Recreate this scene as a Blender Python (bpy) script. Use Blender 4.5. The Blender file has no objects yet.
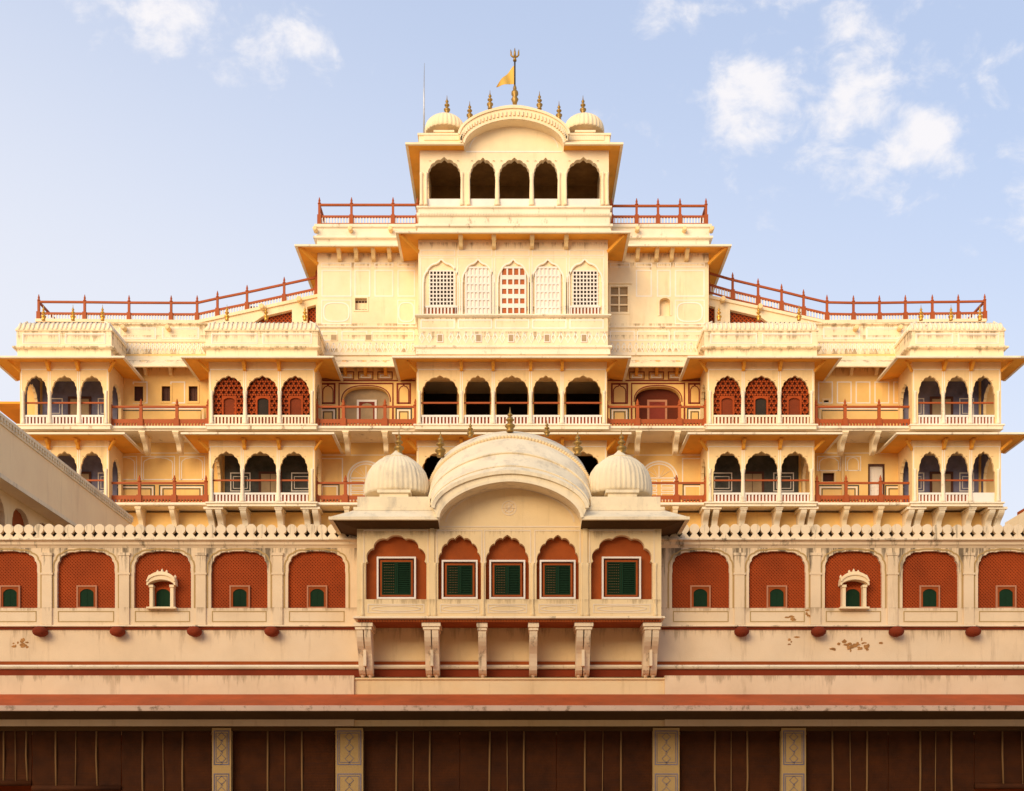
import bpy, bmesh, math, random
from mathutils import Vector
from mathutils.geometry import tessellate_polygon
random.seed(7)
R = math.radians
sc = bpy.context.scene
COL = sc.collection

# ------------------------------------------------------------------ camera
EYE, HOR, F = 1.6, 815.0, 1280.0
cam = bpy.data.cameras.new('camera'); camo = bpy.data.objects.new('camera', cam); COL.objects.link(camo)
cam.sensor_width = 36.0; cam.lens = 45.0
cam.shift_y = (HOR - 395.5) / 1024.0
cam.clip_start = 0.1; cam.clip_end = 3000
camo.location = (0, 0, EYE); camo.rotation_euler = (R(90), 0, 0)
sc.camera = camo
sc.render.resolution_x = 1024; sc.render.resolution_y = 791

def X(px, D): return (px - 512.0) * D / F
def Z(py, D): return EYE + (HOR - py) * D / F

# ------------------------------------------------------------------ world, sun, exposure
SUN_EL, SUN_AZ = R(19), R(-30)          # azimuth measured from the viewer's back, negative = from the left
sun_dir = Vector((math.sin(SUN_AZ) * math.cos(SUN_EL), -math.cos(SUN_AZ) * math.cos(SUN_EL), math.sin(SUN_EL)))
sl = bpy.data.lights.new('sun', 'SUN'); slo = bpy.data.objects.new('sun', sl); COL.objects.link(slo)
sl.energy = 2.9; sl.angle = R(40); sl.color = (1.0, 0.79, 0.50)
slo.rotation_euler = sun_dir.to_track_quat('Z', 'Y').to_euler()
slo.location = (-60, -40, 60)

w = bpy.data.worlds.new('World'); sc.world = w; w.use_nodes = True
nt = w.node_tree; nt.nodes.clear()
def N(t, **k):
    n = nt.nodes.new(t)
    for a, b in k.items(): setattr(n, a, b)
    return n
L = lambda a, b: nt.links.new(a, b)
out = N('ShaderNodeOutputWorld'); bg = N('ShaderNodeBackground'); L(bg.outputs[0], out.inputs[0])
bg.inputs['Strength'].default_value = 0.15
sky = N('ShaderNodeTexSky', sky_type='NISHITA', sun_disc=False)
sky.sun_elevation = SUN_EL
sky.sun_rotation = math.atan2(sun_dir.x, sun_dir.y)
sky.air_density = 1.0; sky.dust_density = 2.2; sky.ozone_density = 1.0
tc = N('ShaderNodeTexCoord')
def vm(op, a, b):
    n = N('ShaderNodeVectorMath', operation=op)
    for i, v in enumerate((a, b)):
        if v is None: continue
        if hasattr(v, 'links'): L(v, n.inputs[i])
        else: n.inputs[i].default_value = v
    return n
def ma(op, a, b, clamp=False):
    n = N('ShaderNodeMath', operation=op, use_clamp=clamp)
    for i, v in enumerate((a, b)):
        if v is None: continue
        if hasattr(v, 'links'): L(v, n.inputs[i])
        else: n.inputs[i].default_value = v
    return n.outputs[0]
dirv = tc.outputs['Generated']
def cluster(px, py, sx, sz, amp):
    c = Vector(((px - 512) / F, 1, (HOR - py) / F)).normalized()
    d = vm('SUBTRACT', dirv, tuple(c)); s = vm('MULTIPLY', d.outputs[0], (1 / sx, 1 / sx, 1 / sz))
    ln = N('ShaderNodeVectorMath', operation='LENGTH'); L(s.outputs[0], ln.inputs[0])
    return ma('MULTIPLY', ma('SUBTRACT', 1.0, ln.outputs['Value'], True), amp)
mask = None
for args in [(765, 95, .075, .055, 1.6), (840, 55, .065, .035, 1.25), (935, 130, .045, .028, 1.45), (900, 165, .085, .045, 1.1), (665, 18, .07, .02, .9), (840, 100, .17, .09, .95), (240, 35, .13, .045, .8), (650, 130, .06, .03, .7), (170, 24, .11, .036, 1.1), (205, 48, .05, .016, 1.0), (300, 28, .045, .035, 1.2),
             (1010, 180, .06, .06, .8), (990, 60, .07, .02, .6), (95, 5, .08, .03, .6)]:
    c = cluster(*args)
    mask = c if mask is None else ma('MAXIMUM', mask, c)
sc1 = vm('MULTIPLY', dirv, (1.0, 1.0, 1.35))
n1 = N('ShaderNodeTexNoise'); L(sc1.outputs[0], n1.inputs['Vector'])
n1.inputs['Scale'].default_value = 30; n1.inputs['Detail'].default_value = 9; n1.inputs['Roughness'].default_value = .6
n1.inputs['Distortion'].default_value = .25
cl = ma('SUBTRACT', ma('ADD', n1.outputs[0], ma('MULTIPLY', mask, .33)), .645)
cl = ma('MULTIPLY', cl, 3.1, True)
cl = ma('MULTIPLY', cl, ma('MULTIPLY', mask, 6.0, True))
ramp = N('ShaderNodeMapRange', interpolation_type='SMOOTHSTEP'); L(cl, ramp.inputs[0])
ramp.inputs[3].default_value = 0; ramp.inputs[4].default_value = .94
hz = N('ShaderNodeMix', data_type='RGBA'); L(sky.outputs[0], hz.inputs[6])
sep = N('ShaderNodeSeparateXYZ'); L(dirv, sep.inputs[0])
el = ma('ADD', sep.outputs['Z'], ma('MULTIPLY', sep.outputs['X'], .28))     # paler low down and towards the sun's side
hr = N('ShaderNodeMapRange', interpolation_type='SMOOTHSTEP'); L(el, hr.inputs[0])
hr.inputs[1].default_value = .22; hr.inputs[2].default_value = .60; hr.inputs[3].default_value = .97; hr.inputs[4].default_value = .62
hc = N('ShaderNodeMix', data_type='RGBA'); hc.inputs[6].default_value = (1.95, 3.2, 6.1, 1); hc.inputs[7].default_value = (4.65, 4.75, 5.15, 1); L(hr.outputs[0], hc.inputs[0]); L(hc.outputs[2], hz.inputs[7])
L(hr.outputs[0], hz.inputs[0])
mx = N('ShaderNodeMix', data_type='RGBA'); L(ramp.outputs[0], mx.inputs[0]); L(hz.outputs[2], mx.inputs[6])
mx.inputs[7].default_value = (5.3, 5.15, 5.25, 1)
L(mx.outputs[2], bg.inputs['Color'])

sc.view_settings.view_transform = 'Standard'; sc.view_settings.look = 'None'
sc.view_settings.gamma = 1; sc.view_settings.use_curve_mapping = False
sc.view_settings.exposure = 0.30
sc.render.engine = 'CYCLES'
sc.cycles.use_denoising = True
sc.cycles.max_bounces = 8; sc.cycles.diffuse_bounces = 5

# ------------------------------------------------------------------ materials
def material(name, base, rough=.85, var=.10, scale=.6, stain=0.0, stain_col=(.12, .09, .06), bump=.15, fine=22.0,
             drips=(), drip_col=(.24, .15, .075), drip_amt=.72, topsoot=False, metallic=0.0, second=None, second_amt=0.0, streak_scale=(2.2, 2.2, .22), stain_lo=.56, stain_hi=.72):
    m = bpy.data.materials.new(name); m.use_nodes = True
    t = m.node_tree; n = t.nodes; l = t.links
    b = n['Principled BSDF']; b.inputs['Roughness'].default_value = rough; b.inputs['Metallic'].default_value = metallic
    b.inputs['Specular IOR Level'].default_value = .25
    g = n.new('ShaderNodeNewGeometry')
    no = n.new('ShaderNodeTexNoise'); no.inputs['Scale'].default_value = scale; no.inputs['Detail'].default_value = 7; no.inputs['Roughness'].default_value = .62
    l.new(g.outputs['Position'], no.inputs['Vector'])
    mr = n.new('ShaderNodeMapRange'); l.new(no.outputs[0], mr.inputs[0]); mr.inputs[1].default_value = .3; mr.inputs[2].default_value = .7
    mixc = n.new('ShaderNodeMix'); mixc.data_type = 'RGBA'
    l.new(mr.outputs[0], mixc.inputs[0])
    mixc.inputs[6].default_value = tuple(c * (1 - var) for c in base) + (1,)
    mixc.inputs[7].default_value = tuple(min(.95, c * (1 + var)) for c in base) + (1,)
    col = mixc.outputs[2]
    if second:
        n2 = n.new('ShaderNodeTexNoise'); n2.inputs['Scale'].default_value = .35; n2.inputs['Detail'].default_value = 9; n2.inputs['Roughness'].default_value = .7
        l.new(g.outputs['Position'], n2.inputs['Vector'])
        r2 = n.new('ShaderNodeMapRange'); l.new(n2.outputs[0], r2.inputs[0]); r2.inputs[1].default_value = .45; r2.inputs[2].default_value = .68
        r2.inputs[4].default_value = second_amt
        m2 = n.new('ShaderNodeMix'); m2.data_type = 'RGBA'; l.new(r2.outputs[0], m2.inputs[0]); l.new(col, m2.inputs[6]); m2.inputs[7].default_value = second + (1,)
        col = m2.outputs[2]
    if stain > 0:
        sm = n.new('ShaderNodeVectorMath'); sm.operation = 'MULTIPLY'; l.new(g.outputs['Position'], sm.inputs[0]); sm.inputs[1].default_value = streak_scale
        s = n.new('ShaderNodeTexNoise'); s.inputs['Scale'].default_value = 1.0; s.inputs['Detail'].default_value = 8; s.inputs['Roughness'].default_value = .72
        l.new(sm.outputs[0], s.inputs['Vector'])
        r3 = n.new('ShaderNodeMapRange'); l.new(s.outputs[0], r3.inputs[0]); r3.inputs[1].default_value = stain_lo; r3.inputs[2].default_value = stain_hi; r3.inputs[4].default_value = stain
        m3 = n.new('ShaderNodeMix'); m3.data_type = 'RGBA'; l.new(r3.outputs[0], m3.inputs[0]); l.new(col, m3.inputs[6]); m3.inputs[7].default_value = stain_col + (1,)
        col = m3.outputs[2]
    if drips:        # rain streaks and mould that start under each ledge
        sx = n.new('ShaderNodeSeparateXYZ'); l.new(g.outputs['Position'], sx.inputs[0])
        tot = None
        for zt_, ln in drips:
            a_ = n.new('ShaderNodeMapRange'); l.new(sx.outputs['Z'], a_.inputs[0]); a_.inputs[1].default_value = zt_ - ln; a_.inputs[2].default_value = zt_
            b_ = n.new('ShaderNodeMath'); b_.operation = 'LESS_THAN'; l.new(sx.outputs['Z'], b_.inputs[0]); b_.inputs[1].default_value = zt_ + .02
            c_ = n.new('ShaderNodeMath'); c_.operation = 'MULTIPLY'; l.new(a_.outputs[0], c_.inputs[0]); l.new(b_.outputs[0], c_.inputs[1])
            if tot is None: tot = c_.outputs[0]
            else:
                d_ = n.new('ShaderNodeMath'); d_.operation = 'MAXIMUM'; l.new(tot, d_.inputs[0]); l.new(c_.outputs[0], d_.inputs[1]); tot = d_.outputs[0]
        sm = n.new('ShaderNodeVectorMath'); sm.operation = 'MULTIPLY'; l.new(g.outputs['Position'], sm.inputs[0]); sm.inputs[1].default_value = (3.0, 3.0, .30)
        s = n.new('ShaderNodeTexNoise'); s.inputs['Scale'].default_value = 1.0; s.inputs['Detail'].default_value = 9; s.inputs['Roughness'].default_value = .78
        l.new(sm.outputs[0], s.inputs['Vector'])
        ad = n.new('ShaderNodeMath'); ad.operation = 'MULTIPLY_ADD'; l.new(tot, ad.inputs[0]); ad.inputs[1].default_value = .24; l.new(s.outputs[0], ad.inputs[2])
        r4 = n.new('ShaderNodeMapRange'); l.new(ad.outputs[0], r4.inputs[0]); r4.inputs[1].default_value = .69; r4.inputs[2].default_value = .80; r4.inputs[4].default_value = drip_amt
        m4 = n.new('ShaderNodeMix'); m4.data_type = 'RGBA'; l.new(r4.outputs[0], m4.inputs[0]); l.new(col, m4.inputs[6]); m4.inputs[7].default_value = drip_col + (1,)
        col = m4.outputs[2]
    if topsoot:      # black rain streaks that run down from the wall head
        sx = n.new('ShaderNodeSeparateXYZ'); l.new(g.outputs['Position'], sx.inputs[0])
        zr_ = n.new('ShaderNodeMapRange'); l.new(sx.outputs['Z'], zr_.inputs[0]); zr_.inputs[1].default_value = 9.0; zr_.inputs[2].default_value = 11.2
        sm = n.new('ShaderNodeVectorMath'); sm.operation = 'MULTIPLY'; l.new(g.outputs['Position'], sm.inputs[0]); sm.inputs[1].default_value = (3.2, 3.2, .25)
        s = n.new('ShaderNodeTexNoise'); s.inputs['Scale'].default_value = 1.0; s.inputs['Detail'].default_value = 9; s.inputs['Roughness'].default_value = .75
        l.new(sm.outputs[0], s.inputs['Vector'])
        ad = n.new('ShaderNodeMath'); ad.operation = 'MULTIPLY_ADD'; l.new(zr_.outputs[0], ad.inputs[0]); ad.inputs[1].default_value = .26; l.new(s.outputs[0], ad.inputs[2])
        r4 = n.new('ShaderNodeMapRange'); l.new(ad.outputs[0], r4.inputs[0]); r4.inputs[1].default_value = .69; r4.inputs[2].default_value = .79; r4.inputs[4].default_value = .85
        m4 = n.new('ShaderNodeMix'); m4.data_type = 'RGBA'; l.new(r4.outputs[0], m4.inputs[0]); l.new(col, m4.inputs[6]); m4.inputs[7].default_value = (.09, .065, .04, 1)
        col = m4.outputs[2]
    l.new(col, b.inputs['Base Color'])
    if bump > 0:
        nb = n.new('ShaderNodeTexNoise'); nb.inputs['Scale'].default_value = fine; nb.inputs['Detail'].default_value = 4
        l.new(g.outputs['Position'], nb.inputs['Vector'])
        bp = n.new('ShaderNodeBump'); bp.inputs['Strength'].default_value = bump; bp.inputs['Distance'].default_value = .03
        l.new(nb.outputs[0], bp.inputs['Height']); l.new(bp.outputs[0], b.inputs['Normal'])
    return m

M = {
    'cream': material('cream_limewash', (.84, .60, .30), stain=.35, stain_col=(.42, .29, .15), second=(.82, .61, .31), second_amt=.6),
    'cream_top': material('pale_cream_limewash', (.86, .68, .43), stain=.40, stain_col=(.50, .34, .17), second=(.87, .75, .54), second_amt=.6, drips=[(Z(p, d), ln) for p, d, ln in ((244, 68.4, .5), (228, 68.4, .5), (347.5, 66, .6), (318, 66, .5), (332, 66, .75), (353, 68.4, .5), (326.5, 68.4, .6), (217, 66.8, .5), (324, 68.4, .6), (254, 68.4, .7), (243, 66, .7))]),
    'yellow': material('yellow_limewash', (.82, .52, .18), drips=[(Z(p, 68.4), ln) for p, ln in ((431, 1.0), (367, .6), (507, .8))], drip_col=(.38, .2, .06), stain=.3, stain_col=(.45, .27, .1), second=(.83, .58, .27), second_amt=.6),
    'interior': material('smoked_interior_plaster', (.20, .105, .035), var=.3, scale=1.5),  # shade inside the top pavilion painted in as dark brown
    'ochre': material('ochre_limewash', (.80, .36, .045), stain=.3, stain_col=(.35, .2, .07), var=.14),  # orange bounce glow under the eaves painted into the colour
    'ledge': material('weathered_white_lime', (.82, .70, .52), stain=.8, stain_col=(.22, .14, .07), streak_scale=(2.4, 2.4, 1.0), stain_lo=.58, stain_hi=.70),
    'white': material('white_lime_paint', (.80, .72, .64), bump=.05),
    'line': material('faded_white_line_paint', (.86, .77, .66), bump=.0, var=.12),
    'line_dark': material('dark_green_line_paint', (.07, .07, .06), bump=.0),
    'line_red': material('maroon_line_paint', (.22, .035, .02), bump=.0),
    'red': material('red_oxide_rail_paint', (.36, .075, .014), rough=.6, stain=.35, stain_col=(.18, .05, .03), bump=.05),
    'redlight': material('faded_red_rail_paint', (.42, .11, .03), rough=.7, bump=.05),
    'jali': material('terracotta_screen', (.34, .055, .008), var=.2, bump=.1),
    'jalidark': material('dark_terracotta', (.10, .017, .005), var=.25),
    'jali_leaf': material('terracotta_leaf', (.20, .035, .008), var=.25),
    'pinkframe': material('pale_pink_frame', (.46, .20, .11), bump=.03),
    'line_soft': material('soft_line_paint', (.76, .62, .46), bump=.0, var=.12),
    'niche_red': material('terracotta_plaster', (.32, .066, .010), var=.18, scale=1.1, bump=.15, second=(.22, .042, .008), second_amt=.7),
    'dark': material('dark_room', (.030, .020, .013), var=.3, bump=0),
    'brown': material('dark_brown_wood', (.085, .03, .018), var=.3, rough=.7),
    'gold': material('gilded_brass', (.62, .33, .06), rough=.35, metallic=.75, bump=.02, stain=.35, stain_col=(.12, .07, .03)),
    'bronze': material('weathered_brass', (.34, .20, .055), rough=.45, metallic=.6, bump=.02, stain=.5, stain_col=(.08, .05, .03)),
    'iron': material('dark_iron', (.05, .04, .035), rough=.6),
    'green': material('green_shutter_paint', (.005, .026, .009), rough=.9, var=.25, bump=.05),
    'mural': material('blue_grey_mural', (.15, .14, .21), var=.3, scale=2.2, second=(.30, .25, .25), second_amt=.6),
    'mural_dark': material('dark_green_mural', (.05, .05, .042), var=.45, scale=3, second=(.15, .13, .11), second_amt=.5),
    'chik': material('buff_reed', (.36, .25, .14), var=.15, scale=2),
    'door': material('buff_wooden_door', (.40, .28, .16), var=.15, scale=2),
    'pink': material('pinkish_beige_plaster', (.76, .58, .38), drips=[(Z(p, 45), ln) for p, ln in ((608, .4), (629, .9), (677, .5))], drip_amt=.5, stain=.45, stain_col=(.3, .18, .09), var=.09, second=(.80, .64, .45), second_amt=.7, topsoot=True),
    'pinkdirty': material('soot_streaked_plaster', (.80, .64, .44), stain=.85, stain_col=(.10, .07, .04), streak_scale=(2.6, 2.6, .35), stain_lo=.55, stain_hi=.68),
    'orielcream': material('oriel_cream_plaster', (.78, .58, .32), drips=[(Z(p, 43.6), ln) for p, ln in ((530, .5), (600, .5), (622, 1.0))], drip_amt=.5, stain=.35, stain_col=(.42, .28, .14), var=.08, second=(.80, .65, .42), second_amt=.6),
    'dome': material('lime_dome_plaster', (.84, .71, .49), stain=.6, stain_col=(.30, .26, .22), streak_scale=(2.0, 2.0, .7), stain_lo=.50, stain_hi=.74, bump=.3, fine=9, second=(.76, .62, .43), second_amt=.7),
    'maroon': material('maroon_band_paint', (.20, .028, .006), var=.2),
    'redroof': material('red_lime_canopy', (.44, .085, .02), var=.22, scale=1.0, second=(.34, .09, .03), second_amt=.7),
    'soffit': material('brown_stained_soffit', (.075, .035, .008), var=.2, stain=.5, stain_col=(.09, .03, .012)),  # dark brown for the canopy and oriel undersides and the beam
    'blind': material('brown_reed_blind', (.064, .0165, .002), var=.35, scale=1.5, stain=.5, stain_col=(.04, .014, .008), streak_scale=(.6, .6, 9), stain_lo=.45),
    'tape': material('tan_blind_tape', (.24, .13, .05), var=.1, bump=0),
    'pilaster': material('painted_pilaster_cream', (.44, .29, .12), var=.1),
    'flag': material('saffron_flag_cloth', (.80, .48, .10), rough=.9, bump=.05),
    'paving': material('sandstone_paving', (.50, .33, .18), var=.15, scale=.25),
    'steel': material('grey_steel', (.5, .5, .52), rough=.4, metallic=.6, bump=0),
    'canopy_edge': material('chipped_canopy_edge', (.56, .40, .30), stain=.85, stain_col=(.16, .10, .06), streak_scale=(3, 3, 3), stain_lo=.55, stain_hi=.66),
    'warm_wall': material('warm_peach_limewash', (.93, .70, .42), stain=.3, stain_col=(.5, .33, .18), var=.06),
    'soot': material('soot_black_lime', (.035, .025, .016), var=.3),  # near-black backing plate behind the gaps between parapet heads
    'patch': material('exposed_brick_patch', (.40, .19, .06), var=.4, scale=4),
}

# ------------------------------------------------------------------ mesh helpers
class MB:
    def __init__(s): s.v = []; s.f = []; s.mi = []; s.smooth = []
    def add(s, vs, fs, mi=0, smooth=False):
        o = len(s.v); s.v += [tuple(v) for v in vs]
        for f in fs: s.f.append(tuple(i + o for i in f)); s.mi.append(mi); s.smooth.append(smooth)
        return s
    def box(s, x0, x1, y0, y1, z0, z1, mi=0):
        if x0 > x1: x0, x1 = x1, x0
        if y0 > y1: y0, y1 = y1, y0
        if z0 > z1: z0, z1 = z1, z0
        v = [(x0, y0, z0), (x1, y0, z0), (x1, y1, z0), (x0, y1, z0), (x0, y0, z1), (x1, y0, z1), (x1, y1, z1), (x0, y1, z1)]
        return s.add(v, [(0, 3, 2, 1), (4, 5, 6, 7), (0, 1, 5, 4), (1, 2, 6, 5), (2, 3, 7, 6), (3, 0, 4, 7)], mi)
    def plate(s, outer, holes, a0, a1, axis='y', mi=0):
        """outline with holes in (u, z), extruded along y (u = x) or along x (u = y)"""
        P = (lambda u, z, a: (u, a, z)) if axis == 'y' else (lambda u, z, a: (a, u, z))
        loops = [outer] + list(holes)
        tris = tessellate_polygon([[Vector((u, z, 0)) for u, z in lp] for lp in loops])
        flat = [p for lp in loops for p in lp]; n = len(flat)
        vs = [P(u, z, a0) for u, z in flat] + [P(u, z, a1) for u, z in flat]
        fs = []
        for t in tris: fs.append(tuple(t)); fs.append(tuple(i + n for i in reversed(t)))
        o = 0
        for lp in loops:
            k = len(lp)
            for i in range(k):
                j = (i + 1) % k
                fs.append((o + i, o + j, n + o + j, n + o + i))
            o += k
        return s.add(vs, fs, mi)
    def sweep(s, path, prof, mi=0, close=True, caps=True, mis=None):
        """mitred sweep along an open xy path; profile points are (outward, z); outward = right of travel"""
        n = len(path); k = len(prof); rings = []
        nr = []
        for i in range(n - 1):
            dx, dy = path[i + 1][0] - path[i][0], path[i + 1][1] - path[i][1]; l = math.hypot(dx, dy); nr.append((dy / l, -dx / l))
        for i in range(n):
            if i == 0: m = nr[0]
            elif i == n - 1: m = nr[-1]
            else:
                a, b = nr[i - 1], nr[i]; d = 1 + a[0] * b[0] + a[1] * b[1]; m = ((a[0] + b[0]) / d, (a[1] + b[1]) / d)
            rings.append([(path[i][0] + m[0] * o, path[i][1] + m[1] * o, z) for o, z in prof])
        vs = [p for r in rings for p in r]
        for i in range(n - 1):
            for j in range(k if close else k - 1):
                jj = (j + 1) % k
                s.add([rings[i][j], rings[i + 1][j], rings[i + 1][jj], rings[i][jj]], [(0, 1, 2, 3)], mis[j] if mis else mi)
        if caps and close:
            t = tessellate_polygon([[Vector((o, z, 0)) for o, z in prof]])
            s.add(rings[0], [tuple(x) for x in t], mi); s.add(rings[-1], [tuple(reversed(x)) for x in t], mi)
        return s
    def lathe(s, cx, cy, prof, n=16, rib=0, ribd=0.0, mi=0, smooth=True, squash=1.0):
        vs = []; k = len(prof)
        for i in range(n):
            a = 2 * math.pi * i / n
            q = 1 + (ribd * (abs(math.sin(a * rib / 2)) - .6) if rib else 0)
            for r, z in prof: vs.append((cx + r * q * math.cos(a), cy + r * q * math.sin(a) * squash, z))
        fs = []
        for i in range(n):
            ii = (i + 1) % n
            for j in range(k - 1): fs.append((i * k + j, ii * k + j, ii * k + j + 1, i * k + j + 1))
        s.add(vs, fs, mi, smooth)
        s.add([vs[i * k] for i in range(n)], [tuple(range(n))[::-1]], mi)
        s.add([vs[i * k + k - 1] for i in range(n)], [tuple(range(n))], mi)
        return s
    def bar(s, a, b, w, h=None, mi=0):
        """rectangular bar between two points; w across, h in the other direction"""
        h = h or w; a = Vector(a); b = Vector(b); d = (b - a).normalized()
        up = Vector((0, 0, 1)) if abs(d.z) < .95 else Vector((0, 1, 0))
        sd = d.cross(up).normalized(); up = sd.cross(d)
        c = [sd * (w / 2) + up * (h / 2), -sd * (w / 2) + up * (h / 2), -sd * (w / 2) - up * (h / 2), sd * (w / 2) - up * (h / 2)]
        return s.add([a + q for q in c] + [b + q for q in c], [(0, 1, 2, 3), (7, 6, 5, 4), (0, 4, 5, 1), (1, 5, 6, 2), (2, 6, 7, 3), (3, 7, 4, 0)], mi)
    def tube(s, pts, r, n=8, mi=0):
        pts = [Vector(p) for p in pts]; k = len(pts); vs = []
        for i, p in enumerate(pts):
            d = (pts[min(i + 1, k - 1)] - pts[max(i - 1, 0)]).normalized()
            up = Vector((0, 1, 0)) if abs(d.y) < .9 else Vector((0, 0, 1))
            u = d.cross(up).normalized(); v = u.cross(d); rr = r[i] if isinstance(r, (list, tuple)) else r
            for j in range(n):
                a = 2 * math.pi * j / n; vs.append(p + u * math.cos(a) * rr + v * math.sin(a) * rr)
        fs = [(i * n + j, i * n + (j + 1) % n, (i + 1) * n + (j + 1) % n, (i + 1) * n + j) for i in range(k - 1) for j in range(n)]
        fs += [tuple(range(n))[::-1], tuple((k - 1) * n + j for j in range(n))]
        return s.add(vs, fs, mi, True)
    def ribbon(s, pts, wd, y0, y1, mi=0):
        """a flat band following an (x, z) line, from depth y0 (front) to y1"""
        k = len(pts); q = []
        for i in range(k):
            a = pts[max(i - 1, 0)]; b = pts[min(i + 1, k - 1)]
            dx, dz = b[0] - a[0], b[1] - a[1]; l = math.hypot(dx, dz) or 1
            q.append((-dz / l * wd / 2, dx / l * wd / 2))
        for i in range(k - 1):
            p0, p1 = pts[i], pts[i + 1]
            A = (p0[0] + q[i][0], p0[1] + q[i][1]); B = (p1[0] + q[i + 1][0], p1[1] + q[i + 1][1])
            Cc = (p1[0] - q[i + 1][0], p1[1] - q[i + 1][1]); Dd = (p0[0] - q[i][0], p0[1] - q[i][1])
            vs = [(x, y, z) for y in (y0, y1) for x, z in (A, B, Cc, Dd)]
            s.add(vs, [(0, 1, 2, 3), (7, 6, 5, 4), (0, 4, 5, 1), (2, 6, 7, 3), (1, 5, 6, 2), (3, 7, 4, 0)], mi)
        return s
    def frame(s, x0, x1, z0, z1, y0, y1, wd, mi=0):
        if x0 > x1: x0, x1 = x1, x0
        if z0 > z1: z0, z1 = z1, z0
        s.box(x0, x1, y0, y1, z1 - wd, z1, mi); s.box(x0, x1, y0, y1, z0, z0 + wd, mi)
        s.box(x0, x0 + wd, y0, y1, z0 + wd, z1 - wd, mi); s.box(x1 - wd, x1, y0, y1, z0 + wd, z1 - wd, mi)
        return s
    def build(s, name, mats, parent=None):
        me = bpy.data.meshes.new(name)
        me.from_pydata(s.v, [], s.f); 
        if not isinstance(mats, (list, tuple)): mats = [mats]
        for m in mats: me.materials.append(M[m])
        for p, i, sm in zip(me.polygons, s.mi, s.smooth): p.material_index = i; p.use_smooth = sm
        bm = bmesh.new(); bm.from_mesh(me); bmesh.ops.remove_doubles(bm, verts=bm.verts, dist=1e-5)
        bmesh.ops.recalc_face_normals(bm, faces=bm.faces); bm.to_mesh(me); bm.free()
        o = bpy.data.objects.new(name, me); COL.objects.link(o)
        if parent:
            o.parent = parent
            q = parent; off = Vector((0, 0, 0))
            while q: off += q.location; q = q.parent
            o.location = -off
        return o

def thing(name, label, cat, loc=(0, 0, 0), group=None):
    o = bpy.data.objects.new(name, None); COL.objects.link(o); o.location = loc; o.empty_display_size = .5
    o['label'] = label; o['category'] = cat
    if group: o['group'] = group
    return o
def tag(o, label, cat, group=None):
    o['label'] = label; o['category'] = cat
    if group: o['group'] = group
    return o
def struct(o): o['kind'] = 'structure'; return o

def arch(x0, x1, z0, zs, zt, lobes=7, depth=.07, tip=.0, e=2.0, jamb=0.0, k=56):
    """opening outline (u, z), counter-clockwise from bottom left"""
    c = (x0 + x1) / 2; a = (x1 - x0) / 2; b = zt - zs
    pts = []
    if jamb: pts += [(x1 + jamb, z0), (x1 + jamb, zs - .12), (x1, zs - .04)]
    else: pts += [(x1, z0)]
    for i in range(k + 1):
        t = math.pi * i / k
        ct, st = math.cos(t), math.sin(t)
        r = 1 - depth * (1 - abs(math.sin(lobes * t)) ** .6) if lobes else 1
        if i in (0, k): r = 1
        ux = math.copysign(abs(ct) ** (2 / e), ct) * a * r; uz = abs(st) ** (2 / e) * b * r
        uz += tip * math.exp(-((t - math.pi / 2) / .10) ** 2)
        pts.append((c + ux, zs + uz))
    if jamb: pts += [(x0, zs - .04), (x0 - jamb, zs - .12), (x0 - jamb, z0)]
    else: pts += [(x0, z0)]
    q = [pts[0]]
    for p in pts[1:]:
        if abs(p[0] - q[-1][0]) + abs(p[1] - q[-1][1]) > 1e-4: q.append(p)
    return q
def rect(x0, x1, z0, z1): return [(x0, z0), (x1, z0), (x1, z1), (x0, z1)]
def arc(xa, xb, zs, zt, e=1.8, k=40):
    c = (xa + xb) / 2; a = (xb - xa) / 2; r = []
    for i in range(k + 1):
        t = math.pi * (1 - i / k); ct, st = math.cos(t), math.sin(t)
        u = ct; r.append((c + a * u, zs + (zt - zs) * max(0, 1 - abs(u) ** e) ** (1 / e)))
    return r

def finial(x, y, z, h, parent, mat='bronze', name='finial', fat=.85):
    s = h
    p = [(.13, 0), (.15, .05), (.10, .10), (.19, .2), (.2, .27), (.08, .36), (.06, .4), (.15, .45), (.16, .5), (.06, .58), (.05, .61), (.10, .65), (.09, .71), (.04, .76), (.025, .85), (.008, 1.0)]
    mb = MB(); mb.lathe(x, y, [(r * s * fat, z + q * s) for r, q in p], 12)
    return mb.build(name, mat, parent)

def bracket_mb(mb, x, wd, yw, yf, zt, zb, mi=0, cap=True):
    """S-curved console: fixed to the wall plane yw, reaching out to yf under zt, its foot at zb"""
    d = yw - yf; h = zt - zb
    prof = [(0, 0), (0, 1), (1, 1), (1, .88), (.97, .80), (.93, .72), (.86, .64), (.76, .56), (.65, .49), (.56, .42), (.50, .34), (.46, .26), (.43, .18), (.38, .10), (.28, .04), (.14, 0)]
    mb.plate([(yw - d * u, zb + h * v) for u, v in prof], [], x - wd / 2, x + wd / 2, axis='x', mi=mi)
    if cap:
        mb.box(x - wd * .68, x + wd * .68, yf - .05, yw, zt - h * .09, zt - .004, mi)
        mb.box(x - wd * .6, x + wd * .6, yf - .03, yw, zt - h * .15, zt - h * .115, mi)
    return mb
def bracket(x, wd, yw, yf, zt, zb, parent, mat, name='balcony_bracket'):
    return bracket_mb(MB(), x, wd, yw, yf, zt, zb).build(name, mat, parent)

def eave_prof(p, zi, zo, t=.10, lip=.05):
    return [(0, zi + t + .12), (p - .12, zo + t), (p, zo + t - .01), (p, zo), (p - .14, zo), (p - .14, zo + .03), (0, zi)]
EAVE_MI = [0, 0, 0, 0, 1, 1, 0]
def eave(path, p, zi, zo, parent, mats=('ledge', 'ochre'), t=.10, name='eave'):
    return MB().sweep(path, eave_prof(p, zi, zo, t), mis=EAVE_MI).build(name, mats, parent)

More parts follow.
